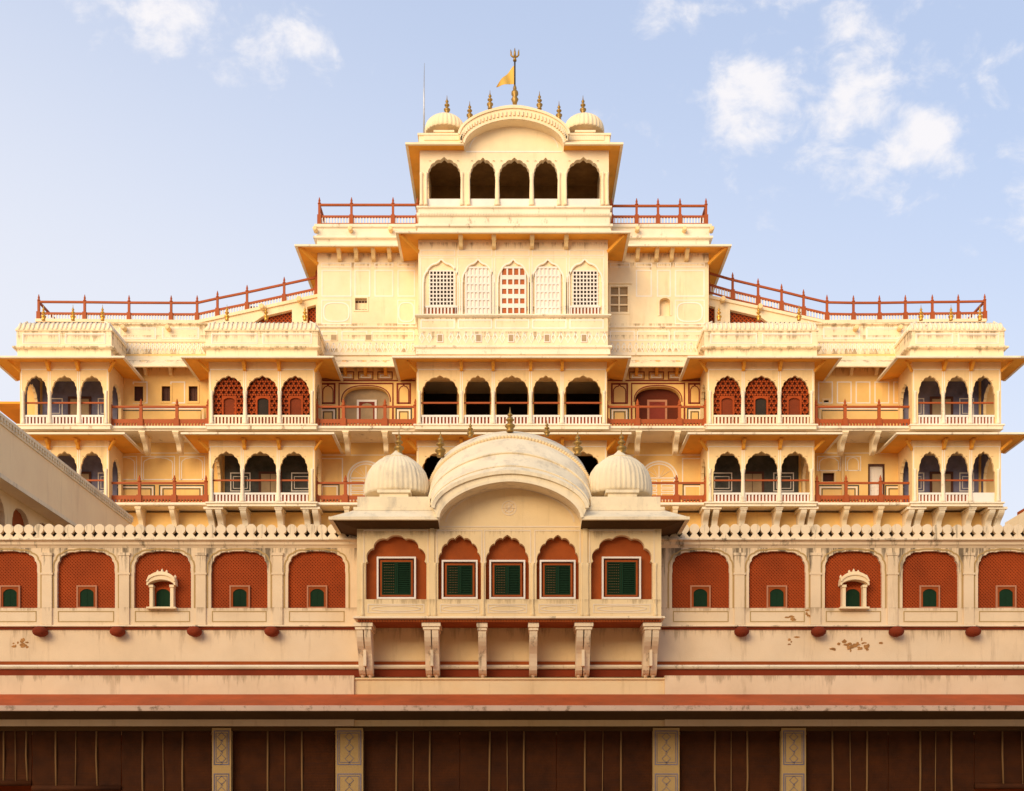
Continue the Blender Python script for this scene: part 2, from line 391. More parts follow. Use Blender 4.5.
def railing_mb(posts_mb, rails_mb, bal_mb, posts, h, low, post_w=.13, rail_w=.09, pitch=.16, board=.30, cap=True, skip=(), bal=.055):
    """posts: (x, y, z base); top rail at h, lower panel up to 'low' above the base"""
    for i, (x, y, z) in enumerate(posts):
        if i in skip: continue
        posts_mb.box(x - post_w * .36, x + post_w * .36, y - post_w * .36, y + post_w * .36, z, z + h + .04)
        posts_mb.box(x - post_w * .62, x + post_w * .62, y - post_w * .62, y + post_w * .62, z, z + low * 1.05)
        if cap: posts_mb.lathe(x, y, [(post_w * .5, z + h + .04), (post_w * .55, z + h + .10), (post_w * .25, z + h + .15), (post_w * .38, z + h + .22), (.012, z + h + .42)], 8)
    for a, b in zip(posts[:-1], posts[1:]):
        A, B = Vector(a), Vector(b); u = Vector((0, 0, 1))
        rails_mb.bar(A + u * h, B + u * h, rail_w, rail_w)
        rails_mb.bar(A + u * (low - board * low / 2), B + u * (low - board * low / 2), rail_w * .8, board * low)
        rails_mb.bar(A + u * .05, B + u * .05, rail_w * .8, .08)
        n = max(2, int((B - A).length / pitch))
        for i in range(1, n):
            p = A.lerp(B, i / n)
            bal_mb.bar(p + u * .08, p + u * (low * (1 - board) + .02), bal, bal)

def balustrade(x0, x1, y, z0, z1, parent, mats=('white', 'red'), pitch=.18, name='balustrade'):
    mb = MB(); h = z1 - z0
    mb.box(x0, x1, y - .05, y + .05, z1 - h * .2, z1); mb.box(x0, x1, y - .05, y + .05, z0, z0 + h * .1)
    n = max(3, round((x1 - x0) / pitch)); st = (x1 - x0) / n
    for i in range(n):
        c = x0 + st * (i + .5); mb.box(c - st * .24, c + st * .24, y - .035, y + .035, z0 + h * .1, z1 - h * .2)
    mb.box(x0, x1, y + .055, y + .09, z0, z1 - h * .06, 1)
    return mb.build(name, mats, parent)

def hexgrid(mb, x0, x1, z0, z1, y0, y1, pitch, wd, mi=0, skip=None):
    """honeycomb lattice of bars filling a rectangle, pointy-top cells"""
    r = pitch / math.sqrt(3); dz = 1.5 * r; row = 0; z = z0 - r
    while z < z1 + r:
        x = x0 + (pitch / 2 if row % 2 else 0) - pitch
        while x < x1 + pitch:
            c = [(x + r * math.cos(R(30 + 60 * i)), z + r * math.sin(R(30 + 60 * i))) for i in range(6)]
            for i in (0, 1, 2):
                a, b = c[i], c[(i + 1) % 6]
                if skip and all(skip[0] < q[0] < skip[1] and q[1] < skip[2] for q in (a, b)): continue
                if all(x0 <= q[0] <= x1 and z0 <= q[1] <= z1 for q in (a, b)): mb.ribbon([a, b], wd, y0, y1, mi)
            x += pitch
        z += dz; row += 1
def diamond(mb, x0, x1, z0, z1, y0, y1, pitch, wd, mi=0, holes=()):
    W, H = x1 - x0, z1 - z0
    n = int((W + H) / pitch) + 1
    for sgn in (1, -1):
        for i in range(n):
            c = i * pitch   # line x - x0 + (z - z0) = c
            a0 = max(0, c - H); a1 = min(W, c)
            if a1 - a0 < .05: continue
            p = [(x0 + a0, z0 + c - a0), (x0 + a1, z0 + c - a1)]
            if sgn < 0: p = [(x0 + W - (q[0] - x0), q[1]) for q in p]
            yy = y0 if sgn > 0 else y0 + .012
            mb.ribbon(p, wd, yy, y1, mi)

def column(mb, x, y, z0, z1, r, mi=0, n=12):
    h = z1 - z0
    p = [(1.35, 0), (1.35, .06), (1.1, .09), (1.2, .14), (.95, .2), (1.02, .35), (.85, .80), (.98, .83), (.88, .86), (1.08, .92), (1.15, .95), (1.1, 1.0)]
    mb.lathe(x, y, [(r * a, z0 + h * b) for a, b in p], n, mi=mi)

# ------------------------------------------------------------------ the ground
g = MB(); g.box(-400, 400, -200, 900, -.4, 0)
struct(g.build('ground', 'paving'))

# ================================================================== THE PALACE
DB, DR = 66.0, 68.4            # front plane of the projecting bays, plane of the recessed walls
CX = 511.0
mir = lambda a: 2 * CX - a
palace = thing('palace', 'tall stepped cream yellow palace with arcaded bays, red railings and white painted panels', 'palace', (0, DR, 0))

def xr(p): return X(p, DR)
def zr(p): return Z(p, DR)
def xb(p): return X(p, DB)
def zb(p): return Z(p, DB)

# openings cut through the main wall
holes = []
win_small = [(133.5, 144, 385.5, 402), (161, 171, 385.5, 402), (188, 198.4, 385.5, 402)]
win_right = [(823, 829.5, 399.5, 404), (822, 835, 472, 482.5)]
doors = [(869, 883.5, 465, 500)]
big_l = (342.5, 389.5); big_r = (635, 681)
for a, b, c, d in win_small + win_right + doors: holes.append(rect(xr(a), xr(b), zr(d), zr(c)))
for a, b in (big_l, big_r): holes.append(arch(xr(a), xr(b), zr(424), zr(402), zr(386.5), lobes=0, e=2.6))
cen = [(422, 458), (464.8, 491), (495.3, 528.5), (532.8, 559), (565, 601)]
for a, b in cen:
    holes.append(arch(xr(a + 1), xr(b - 1), zr(424), zr(390), zr(372), lobes=7))
    holes.append(arch(xr(a + 1), xr(b - 1), zr(502), zr(467), zr(449), lobes=7))
wall = MB()
wall.plate(rect(xr(24), xr(999), 9.0, zr(354)), holes, DR, DR + .45)
wall.box(xr(24), xr(24) + .4, DR + .45, 84, 9, zr(354)); wall.box(xr(999) - .4, xr(999), DR + .45, 84, 9, zr(354))
wall.box(xr(24) + .4, xr(999) - .4, 84, 84.4, 9, zr(354))
pw = wall.build('wall', 'yellow', palace)
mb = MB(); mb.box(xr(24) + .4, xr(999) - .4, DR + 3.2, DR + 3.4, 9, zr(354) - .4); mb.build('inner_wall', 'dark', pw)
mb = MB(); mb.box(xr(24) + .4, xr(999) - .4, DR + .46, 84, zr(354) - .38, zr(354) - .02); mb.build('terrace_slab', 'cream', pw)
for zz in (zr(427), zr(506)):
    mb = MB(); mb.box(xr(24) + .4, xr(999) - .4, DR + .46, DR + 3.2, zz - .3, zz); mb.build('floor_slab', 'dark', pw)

# windows of the recessed walls
for a, b, c, d in win_small:
    f = MB(); f.frame(xr(a) - .06, xr(b) + .06, zr(d) - .06, zr(c) + .06, DR - .03, DR + .08, .1)
    fo = f.build('window', 'yellow', palace)
    s = MB(); s.box(xr(a), xr(b), DR + .2, DR + .26, zr(d), zr(c)); s.box((xr(a) + xr(b)) / 2 - .02, (xr(a) + xr(b)) / 2 + .02, DR + .17, DR + .2, zr(d), zr(c))
    for k in range(1, 5):
        z = zr(d) + (zr(c) - zr(d)) * k / 5; s.box(xr(a), xr(b), DR + .185, DR + .2, z - .02, z + .02)
    s.build('shutter', 'brown', fo)
for a, b, c, d in win_right:
    f = MB(); f.frame(xr(a) - .05, xr(b) + .05, zr(d) - .05, zr(c) + .05, DR - .03, DR + .08, .09); fo = f.build('window', 'cream', palace)
    s = MB(); s.box(xr(a), xr(b), DR + .3, DR + .34, zr(d), zr(c)); s.build('shutter', 'brown', fo)
for a, b, c, d in doors:
    f = MB(); f.frame(xr(a) - .05, xr(b) + .05, zr(d) - .05, zr(c) + .05, DR - .03, DR + .08, .08); fo = f.build('door', 'brown', palace)
    s = MB(); s.box(xr(a), xr(b), DR + .16, DR + .22, zr(d), zr(c)); xm = (xr(a) + xr(b)) / 2
    for u in (0, 1):
        for v in range(3):
            z0 = zr(d) + .1 + v * (zr(c) - zr(d) - .1) / 3; s.frame((xr(a), xm)[u] + .05, (xm, xr(b))[u] - .05, z0, z0 + .5, DR + .14, DR + .16, .05)
    s.build('door_leaf', 'white', fo)
for (a, b), mt in ((big_l, 'chik'), (big_r, 'niche_red')):
    mb = MB(); mb.box(xr(a) - .1, xr(b) + .1, DR + .42, DR + .5, zr(425), zr(384)); no = mb.build('niche', mt if mt == 'chik' else 'jalidark', palace)
    c = (a + b) / 2
    f = MB(); f.frame(xr(c - 10), xr(c + 10), zr(424), zr(397.5), DR + .36, DR + .42, .11); f.build('door_frame', 'white' if mt == 'chik' else 'pinkframe', no)
    f = MB(); f.plate(rect(xr(c - 8), xr(c + 8), zr(423.5), zr(399.5)), [arch(xr(c - 6.3), xr(c + 6.3), zr(422.8), zr(405), zr(400.5), lobes=5)], DR + .38, DR + .42); f.build('door_arch', 'line_red', no)
    f = MB(); f.box(xr(c - 6.4), xr(c + 6.4), DR + .405, DR + .42, zr(423.5), zr(400)); f.build('door_leaf', 'chik' if mt == 'chik' else 'line_red', no)

# white and coloured line painting on the recessed walls
def wall_art(px0, px1, upper, red):
    li, lr, ld = MB(), MB(), MB()
    y0, y1 = DR - .012, DR + .002
    w_ = px1 - px0
    if red:   # red bordered panels beside the big niche (upper floor only)
        a, b = (big_l if px0 < 500 else big_r); 
        if upper:
            lr.ribbon([(xr(a - 3.4), zr(424)), (xr(a - 3.4), zr(383.5)), (xr(b + 3.4), zr(383.5)), (xr(b + 3.4), zr(424))], .10, y0, y1)
            lr.ribbon(arch(xr(a - .9), xr(b + .9), zr(424), zr(402), zr(385.6), lobes=0, e=2.6)[1:-1], .06, y0, y1)
            for q0, q1 in ((px0 + 5, a - 7), (b + 7, px1 - 5)):
                lr.frame(xr(q0), xr(q1), zr(404), zr(383), y0, y1, .09)
                lr.ribbon(arch(xr(q0 + 2.4), xr(q1 - 2.4), zr(404), zr(391), zr(386), lobes=5, tip=.08), .05, y0, y1)
                ld.frame(xr(q0 - 1), xr(q1 + 1), zr(424), zr(408), y0, y1, .07); li.frame(xr(q0 + .8), xr(q1 - .8), zr(424), zr(409.6), y0, y1, .06); ld.frame(xr(q0 + 2.6), xr(q1 - 2.6), zr(424), zr(411.4), y0, y1, .05)
            for k in range(5):
                u0 = px0 + 2 + (w_ - 4) * k / 5; u1 = px0 + 2 + (w_ - 4) * (k + 1) / 5
                lr.frame(xr(u0 + 2), xr(u1 - 2), zr(379.5), zr(371.5), y0, y1, .05); li.frame(xr(u0 + 4.5), xr(u1 - 4.5), zr(378), zr(374.5), y0, y1, .06)
            lr.box(xr(px0 + 1), xr(px1 - 1), DR - .06, y1, zr(381.2), zr(380.2))
        else:
            # blind fanlight door
            q0, q1 = (348, 384) if px0 < 500 else (641, 677)
            li.ribbon(arch(xr(q0), xr(q1), zr(501), zr(478), zr(461.5), lobes=0), .09, y0, y1)
            li.ribbon(arch(xr(q0 + 2.4), xr(q1 - 2.4), zr(501), zr(478), zr(464), lobes=0), .07, y0, y1)
            c = (q0 + q1) / 2
            for t in (-9, -4.5, 0, 4.5, 9): li.bar((xr(c), DR - .006, zr(478)), (xr(c + t * 1.25), DR - .006, zr(466 + abs(t) * .5)), .05, .012)
            li.box(xr(q0 + 2), xr(q1 - 2), y0, y1, zr(478.6), zr(477.4))
            for u in (-1, 1):
                for k in range(5):
                    za = 480 + k * 4.3; li.frame(xr(c + (u * 8.5) - 6.5), xr(c + u * 8.5 + 6.5), zr(za + 3.4), zr(za), y0, y1, .045)
            li.frame(xr(px0 + 4), xr(q0 - 5), zr(484), zr(458), y0, y1, .06); li.frame(xr(q1 + 5), xr(px1 - 4), zr(484), zr(458), y0, y1, .06)
            for q0, q1 in ((px0 + 4, px0 + 24), (px1 - 24, px1 - 4)):
                ld.frame(xr(q0), xr(q1), zr(501), zr(484), y0, y1, .06); li.frame(xr(q0 + 1.8), xr(q1 - 1.8), zr(501), zr(485.8), y0, y1, .06)
            li.box(xr(px0 + 1), xr(px1 - 1), y0, y1, zr(455.5), zr(454.7))
    else:
        yt, yb = (382, 404) if upper else (452, 478)
        if upper:
            for k in range(5):
                u0 = px0 + 3 + (w_ - 6) * k / 5
                if k in (0, 2, 4) and px0 < 500: continue
                li.frame(xr(u0 + 2), xr(u0 + (w_ - 6) / 5 - 2), zr(403.5), zr(381.5), y0, y1, .06)
            ld.ribbon([(xr(px0 + 5), zr(424)), (xr(px0 + 5), zr(407)), (xr(px1 - 4), zr(407)), (xr(px1 - 4), zr(424))], .06, y0, y1)
            ld.ribbon([(xr(px0 + 9), zr(424)), (xr(px0 + 9), zr(410.5)), (xr(px1 - 8), zr(410.5)), (xr(px1 - 8), zr(424))], .05, y0, y1)
            li.ribbon([(xr(px0 + 7), zr(424)), (xr(px0 + 7), zr(408.8)), (xr(px1 - 6), zr(408.8)), (xr(px1 - 6), zr(424))], .06, y0, y1)
        else:
            for k, (u0, u1) in enumerate(((4, 28), (32, w_ - 34), (w_ - 30, w_ - 4))):
                if px0 > 500 and k == 1: u1 = u0 + 16
                if px0 > 500 and k == 2: continue
                li.frame(xr(px0 + u0), xr(px0 + u1), zr(480 if px0 < 500 else 471), zr(456), y0, y1, .05)
                li.ribbon(arch(xr(px0 + u0 + 2.5), xr(px0 + u1 - 2.5), zr(480 if px0 < 500 else 471), zr(463), zr(457.5), lobes=5), .045, y0, y1)
            for q0, q1 in ((px0 + 5, px0 + 46), (px0 + 50 + (22 if px0 > 500 else 0), px1 - 5)):
                ld.frame(xr(q0), xr(q1), zr(501), zr(485), y0, y1, .06); ld.frame(xr(q0 + 3.6), xr(q1 - 3.6), zr(501), zr(488.4), y0, y1, .05); li.frame(xr(q0 + 1.8), xr(q1 - 1.8), zr(501), zr(486.8), y0, y1, .06)
            li.box(xr(px0 + 1), xr(px1 - 1), y0, y1, zr(453.5), zr(452.7))
    for m, mt in ((li, 'line'), (lr, 'line_red'), (ld, 'line_dark')):
        if m.v: m.build('painted_border', mt, pw)

recs = [(109, 209, False), (315.5, 416, True), (mir(416), mir(315.5), True), (mir(209), mir(109), False)]
for a, b, red in recs:
    wall_art(a, b, True, red); wall_art(a, b, False, red)

# ---- projecting bays
def bay_storey(p0, p1, ops, yt, ysp, yap, yfl, yled, jali, murals, top):
    """one storey of a projecting bay, in picture rows; returns its wall object"""
    x0, x1 = xb(p0), xb(p1)
    wt = zb(yt); fl = zb(yfl)
    m = MB()
    hs = [arch(xb(a), xb(b), fl + .02, zb(ysp), zb(yap), lobes=7, depth=.055, tip=.05, jamb=.05) for a, b in ops]
    m.plate(rect(x0, x1, fl, wt), hs, DB, DB + .15)
    side = [arch(DB + .55, DR - .35, fl + .02, zb(ysp), zb(yap), lobes=7, depth=.075, tip=.05)]
    m.plate(rect(DB + .15, DR, fl, wt), side, x0, x0 + .15, axis='x'); m.plate(rect(DB + .15, DR, fl, wt), side, x1 - .15, x1, axis='x')
    m.box(x0, x1, DB, DR, wt, wt + .25)
    o = m.build('bay', 'cream', palace)
    # line painting, pillar shafts
    li = MB()
    edges = [p0] + [(ops[i][1] + ops[i + 1][0]) / 2 for i in range(len(ops) - 1)] + [p1]
    for i in range(len(ops)):
        q0, q1, za, zc = xb(edges[i] + (1.6 if i == 0 else 1)), xb(edges[i + 1] - (1.6 if i == len(ops) - 1 else 1)), zb(ysp - 1), zb(yt + 3.5)
        li.ribbon([(q0, za), (q0, zc), (q1, zc), (q1, za)], .05, DB - .015, DB + .002)
        for u in (-1, 1): li.lathe(xb((ops[i][0] + ops[i][1]) / 2 + u * (ops[i][1] - ops[i][0]) * .40), DB - .004, [(.06, zb(yap + 4) - .0), (.061, zb(yap + 4) + .001)], 8)
    li.build('painted_border', 'line', o)
    for i, e in enumerate(edges):
        if 0 < i < len(edges) - 1: cm = MB(); column(cm, xb(e), DB + .05, fl + .02, zb(ysp) + .05, .105); cm.build('column', 'ledge', o)
    for xx in (x0 + .15, x1 - .15): cm = MB(); column(cm, xx, DB - .0, fl + .02, zb(ysp) + .05, .075); cm.build('column', 'ledge', o)
    # ledge under the floor
    ld = MB(); zl = zb(yled)
    ld.sweep([(x0, DR), (x0, DB), (x1, DB), (x1, DR)], [(-.3, fl), (.14, fl), (.16, fl - .07), (.09, fl - .10), (.07, zl + .04), (.1, zl), (-.3, zl)])
    ld.box(x0 + .28, x1 - .28, DB + .28, DR, fl - .1, fl - .004)
    ld.build('ledge', 'ledge', o)
    for oi, (a, b) in enumerate(ops):
        bz1 = fl + (zb(414.5) - zb(424.5)) 
        if p0 > 900 and oi == 2 and yap > 440:
            pm_ = MB(); pm_.box(xb(a) - .05, xb(b) + .05, DB + .06, DB + .14, fl + .02, bz1); pm_.build('balustrade_panel', 'white', o)
        else: balustrade(xb(a) - .05, xb(b) + .05, DB + .10, fl + .02, bz1, o, ('white', 'red') if not jali else ('ledge', 'red'))
        if jali:
            j = MB(); ax, bx = xb(a) - .04, xb(b) + .04
            c = (ax + bx) / 2; hw = .29; za, zc = bz1, bz1 + .92
            j.box(ax, bx, DB + .30, DB + .32, za, zb(yap) + .05, 1)
            hexgrid(j, ax, bx, za, zb(yap) + .1, DB + .20, DB + .28, .262, .098, skip=(c - hw - .08, c + hw + .08, zc + .1))
            j.plate(rect(c - hw - .09, c + hw + .09, za, zc + .10), [arch(c - hw, c + hw, za + .01, zc - .15, zc, lobes=0)], DB + .18, DB + .282)
            j.box(c - hw, c + hw, DB + .27, DB + .298, za, zc, 3 if (a, b) != ops[1] else 2)
            j.build('jali_screen', ('jali', 'jalidark', 'dark', 'jali_leaf'), o)
        else:
            rm = MB(); rm.bar((xb(a) - .05, DB + .2, fl + .02 + (zb(402.5) - zb(425))), (xb(b) + .05, DB + .2, fl + .02 + (zb(402.5) - zb(425))), .07, .08)
            rm.build('handrail', 'red', o)
    if murals == 'mural':
        for xx in (x0 + .153, x1 - .171): q = MB(); q.plate(rect(DB + .2, DR - .07, fl, wt - .01), [arch(DB + .53, DR - .33, fl + .02, zb(ysp), zb(yap), lobes=7, depth=.055, tip=.05)], xx, xx + .018, axis='x'); q.build('mural', murals, o)  # side linings in mural colour, added to darken the sunlit inner faces
    if murals:
        mm = MB(); mm.box(x0 + .3, x1 - .3, DR - .06, DR - .004, fl, wt)
        mo = mm.build('mural', murals, o)
        li = MB(); W = x1 - x0 - .6
        for k in range(3):
            u0 = x0 + .3 + W * k / 3; u1 = u0 + W / 3
            if k != 1: li.frame(u0 + .3, u1 - .25, fl + 1.15, wt - .9, DR - .075, DR - .061, .05); li.frame(u0 + .45, u1 - .4, fl + 1.3, wt - 1.1, DR - .075, DR - .061, .03); li.frame(u0 + .3, u1 - .25, fl + .1, fl + 1.0, DR - .075, DR - .061, .05)
        li.build('painted_border', 'line', o)
        d = MB(); c = (x0 + x1) / 2
        d.frame(c - .62, c + .62, fl, fl + 2.2, DR - .12, DR - .062, .12, 1); d.box(c - .5, c + .5, DR - .09, DR - .062, fl, fl + 2.1)
        d.box(c - .015, c + .015, DR - .1, DR - .09, fl, fl + 2.08, 1)
        d.build('door', ('door', 'brown'), o)
    return o

def u_path(p0, p1): return [(xb(p0), DR), (xb(p0), DB), (xb(p1), DB), (xb(p1), DR)]
def bay(p0, p1, ups, los, jali, mur_u, mur_l, roof, brs):
    U = bay_storey(p0, p1, ups, 366, 392, 376.3, 424.6, 429.5, jali, mur_u, True)
    Lo = bay_storey(p0, p1, los, 443, 470, 452.2, 502.3, 506.5, False, mur_l, False)
    n = len(ups)
    for o, zi, zo in ((U, Z(362, DB), Z(357.5, DB - 1.15)), (Lo, Z(440.5, DB), Z(434, DB - 1.15))):
        # cove under the eave, then the eave, then its struts
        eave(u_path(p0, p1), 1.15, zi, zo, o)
        edges = [p0 + 1] + [(ups[i][1] + ups[i + 1][0]) / 2 for i in range(n - 1)] + [p1 - 1]
        for i, e in enumerate(edges[1:-1]):
            bracket(xb(e), .15, DB, DB - .5, zi - .03 + (zo - zi) * .05, zi - .48, o, 'ochre', 'eave_bracket')
        for sx, e in ((-1, p0), (1, p1)):
            b = MB(); a = Vector((xb(e), DB, zi - .48)); q = Vector((xb(e) + sx * .42, DB - .42, zi - .08)); b.bar(a, q, .10, .13); b.build('eave_bracket', 'ochre', o)
    # console brackets below the lowest floor
    fl = zb(506.5)
    for e, dbl in brs:
        m = MB()
        for t in ((-.24, .24) if dbl else (0,)): bracket_mb(m, xb(e) + t, .30, DB + 1.25, DB + .06, fl, Z(524.5, DB) - .1, cap=not dbl)
        if dbl: m.box(xb(e) - .5, xb(e) + .5, DB + .02, DB + 1.25, fl - .12, fl - .004)
        m.build('balcony_bracket', 'ledge', Lo)
    m = MB(); m.box(xb(p0) + .1, xb(p1) - .1, DB + 1.25, DR - .002, 9, fl - .003); m.build('base_wall', 'yellow', Lo)
    if roof:
        x0, x1 = xb(p0), xb(p1); zt, z1 = zb(320), zb(352)
        m = MB()
        pr = [(-.4, zb(356)), (.02, zb(356)), (.02, zb(350)), (.22, zb(349)), (.22, zb(347.6)), (.10, zb(346.5)), (.05, zb(345.5)), (.05, zb(332)), (.10, zb(331.4)), (.10, zb(330)), (.05, zb(328.4)), (-.03, zb(325.4)), (-.18, zb(322.4)), (-.42, zb(320)), (-.78, zb(318.6)), (-1.2, zb(318)), (-1.2, zb(356))]
        m.sweep([(x0 - .1, DR + 2), (x0 - .1, DB - .02), (x1 + .1, DB - .02), (x1 + .1, DR + 2)], pr)
        m.box(x0 + 1.05, x1 - 1.05, DB + 1.1, DR + 2, zb(356), zb(318.2))
        ro = m.build('bay_roof', 'cream_top', U)
        lf = MB(); nl = int((x1 - x0) / .235)
        cur = [(.10, zb(330.6)), (.06, zb(328.4)), (-.02, zb(325.4)), (-.17, zb(322.3)), (-.41, zb(319.9)), (-.78, zb(318.5)), (-.95, zb(318.3))]
        for i in range(nl + 1):
            c = x0 + .0 + (x1 - x0) * i / nl + random.uniform(-.02, .02)
            kk = min(1, min(c - x0, x1 - c) / .55)
            lf.tube([(c, DB - .02 - o_, z) for o_, z in cur[:7 if kk > .9 else 4]], [.055, .075, .07, .06, .05, .035, .02][:7 if kk > .9 else 4], 6)
        for yy in [DB + .25 + .235 * i for i in range(9)]:
            for sg, xe in ((-1, x0 - .1), (1, x1 + .1)): lf.tube([(xe + sg * o_, yy, z) for o_, z in cur[:5]], [.055, .075, .07, .06, .05], 6)
        lf.build('leaf_border', 'ledge', U)
        li = MB(); ncell = 2; cm = (p0 + p1) / 2
        for q0, q1 in ((p0 + 3, cm - 4), (cm + 1, p1 - 3)):
            li.frame(xb(q0), xb(q1), zb(344.4), zb(334), DB - .095, DB - .06, .045); li.frame(xb(q0 + 1.4), xb(q1 - 1.4), zb(343), zb(335.4), DB - .09, DB - .06, .02)
        li.build('painted_border', 'line', U)
        for f in (.24, .58, .91) if p0 < 500 else (.09, .42, .76):
            pass
        for fpx in roof: finial(X(fpx, DB + 1.0), DB + 1.0, Z(320.5, DB + 1.0), Z(304.5, DB + 1) - Z(320.5, DB + 1.0), U, 'gold')

B1 = [(25, 47), (51.6, 77), (80.5, 103)]
B2 = [(213.5, 243.3), (246.5, 278), (281, 309)]
B2l = [(212, 240.4), (244, 276.4), (280, 307.6)]
Cc_ = cen
rv = lambda l: [(mir(b), mir(a)) for a, b in reversed(l)]
bay(20, 109, B1, B1, False, 'mural', 'mural', (43.5, 73, 102.5), [(24, True), (49, False), (79, False), (105, True)])
bay(208.7, 315, B2, B2l, True, None, 'mural_dark', (227, 266, 305), [(213, True), (242.5, False), (278, False), (310, True)])
bay(416.5, 607, cen, cen, False, None, None, None, [])
B3 = [(714.3, 741), (745.2, 778), (781.2, 809)]; B4 = [(919, 941), (945.7, 968.5), (973, 994)]
bay(mir(315), 814.5, B3, B3, True, None, 'mural_dark', (719, 758.5, 799), [(mir(310), True), (mir(278), False), (mir(242.5), False), (mir(213), True)])
bay(912, 1001, B4, B4, False, 'mural', 'mural', (921, 951, 980), [(mir(105), True), (mir(79), False), (mir(49), False), (mir(24), True)])

# ---- recessed balconies
DBR = DB + .45
for ri, (a, b, red) in enumerate(recs):
    for yfl, yled, low in ((425.6, 431, False), (502.3, 506.5, True)):
        x0, x1 = xb(a) + .02, xb(b) - .02; fl, zl = zb(yfl), zb(yled)
        m = MB(); m.box(x0, x1, DBR - .25, DR, zl + .08, fl); m.sweep([(x0, DBR - .25), (x1, DBR - .25)], [(0, fl + .02), (.1, fl + .02), (.12, fl - .1), (.04, fl - .14), (0, fl - .14)])
        so = m.build('balcony', 'ledge', palace)
        if ri == 0: ps = (110.5, 141, 177, 208) if not low else (108, 139.5, 174.5, 206)
        elif ri == 1: ps = (316.5, 343.5, 385, 415.5) if not low else (316, 345.5, 378, 415.5)
        elif ri == 2: ps = (mir(415.5), 637.5, 679.5, mir(316.5)) if not low else (mir(415.5), 645, 676.5, mir(316))
        else: ps = (816, 845, 879, 911.5) if not low else (817, 846, 880.5, 912)
        m = MB(); h = zb(404.5) - zb(425.6); lo = zb(417) - zb(425.6)
        railing_mb(m, m, m, [(X(p, DBR), DBR, fl + .02) for p in ps], h, lo, post_w=.2 if not red else .22, rail_w=.1, pitch=.155, board=.46, bal=.085)
        m.build('railing', 'red', so)
        bp = {0: (143, 176.5), 1: (346, 385), 2: (638.5, 677), 3: (844.5, 877)}[ri] if not low else {0: (139, 172.5), 1: (347, 385), 2: (638, 675), 3: (846, 880)}[ri]
        for e in bp:
            bracket(X(e, DBR), .24, DR - .9 if not low else DB + 1.25, DBR - .2, zl + .08, zl - .85 if not low else zl - 1.0, so, 'cream_top')
    m = MB(); m.box(xb(a) + .1, xb(b) - .1, DB + 1.25, DR - .002, 9, zb(506.5) - .02); m.build('base_wall', 'yellow', palace)
    # steep pale canopy over the upper balcony with its struts
    a2, b2 = a + 1, b - 1
    pr = [(0, zr(354) - .1), (1.15, Z(366.5, DR - 1.15) + .05), (1.15, Z(366.5, DR - 1.15)), (1.05, Z(366.5, DR - 1.15) - .02), (0, zr(354) - .28)]
    m = MB().sweep([(xr(a2), DR), (xr(b2), DR)], pr, mis=[0, 0, 0, 1, 0]); co = m.build('canopy', ('cream_top', 'ochre'), palace)
    n = 4 if not red else 5
    for k in range(n):
        e = a + (b - a) * (k + .5) / n
        bracket(xr(e), .16, DR, DR - .62, zr(365), zr(376), co, 'ochre' if red else 'cream', 'canopy_bracket')

# rain pipe on the right-hand recess wall
mb = MB(); mb.tube([(xr(842), DR - .1, zr(432)), (xr(842), DR - .1, zr(470)), (xr(843), DR - .1, zr(503))], .07); mb.build('rain_pipe', 'cream', palace)

# ---- parapets between the bay roofs
for a, b in ((109, 209), (mir(209), mir(109))):
    m = MB(); m.box(xr(a - 4), xr(b + 4), DR + .02, DR + .35, zr(354) + .0, zr(324)); m.sweep([(xr(a - 4), DR + .02), (xr(b + 4), DR + .02)], [(0, zr(323.2)), (.1, zr(323.2)), (.1, zr(324.4)), (.03, zr(325.4)), (0, zr(325.4))])
    m.box(xr(a - 4), xr(b + 4), DR - .03, DR + .02, zr(342), zr(341))
    po = m.build('parapet', 'cream_top', palace)
    li = MB(); n = 24
    for i in range(n):
        c = a + (b - a) * (i + .5) / n; s = (b - a) / n * .36
        li.ribbon([(xr(c), zr(343)), (xr(c + s), zr(347)), (xr(c), zr(351.5)), (xr(c - s), zr(347)), (xr(c), zr(343))], .05, DR + .0, DR + .022)
    for q0, q1 in ((a + 10, (a + b) / 2 - 3), ((a + b) / 2 + 3, b - 10)):
        li.frame(xr(q0), xr(q1), zr(339), zr(327.5), DR + .004, DR + .022, .05); li.frame(xr(q0 + 1.4), xr(q1 - 1.4), zr(337.6), zr(329), DR + .006, DR + .022, .025)
    li.build('painted_border', 'line', po)
    for e in ((a + 16, a + 60) if a < 500 else (b - 14, b - 58)):
        s = MB(); s.lathe(0, 0, [(.12, 0), (.13, .42), (.08, .44)], 10)
        s.v = [(xr(e) + x, DR + .02 - z, zr(329.5) + y) for x, y, z in s.v]; s.build('spout', 'cream', po)

# ---- centre block above the eaves
xc0, xc1 = xb(418.3), xb(607.8)
wc = [(424, 458.5), (463, 493), (498.5, 528), (532.5, 563), (568, 601.5)]
m = MB()
hs = [arch(xb(a), xb(b), zb(315.3), zb(283), zb(263), lobes=5, depth=.05, tip=.13) for a, b in wc]
m.plate(rect(xc0, xc1, zb(358), zb(238)), hs, DB - .02, DB + .10)
m.box(xc0, xc1, DB + .10, 82, zb(358), zb(238))
cb = m.build('centre_block', 'cream_top', palace)
m = MB()
m.sweep([(xc0, DR), (xc0, DB - .02), (xc1, DB - .02), (xc1, DR)], [(0, zb(315)), (.16, zb(315.2)), (.17, zb(316.6)), (.05, zb(318)), (0, zb(318))])
m.sweep([(xc0, DR), (xc0, DB - .02), (xc1, DB - .02), (xc1, DR)], [(0, zb(346.4)), (.2, zb(346.8)), (.21, zb(348.5)), (.1, zb(350)), (.12, zb(355)), (0, zb(355))])
m.build('ledge', 'ledge', cb)
li = MB()
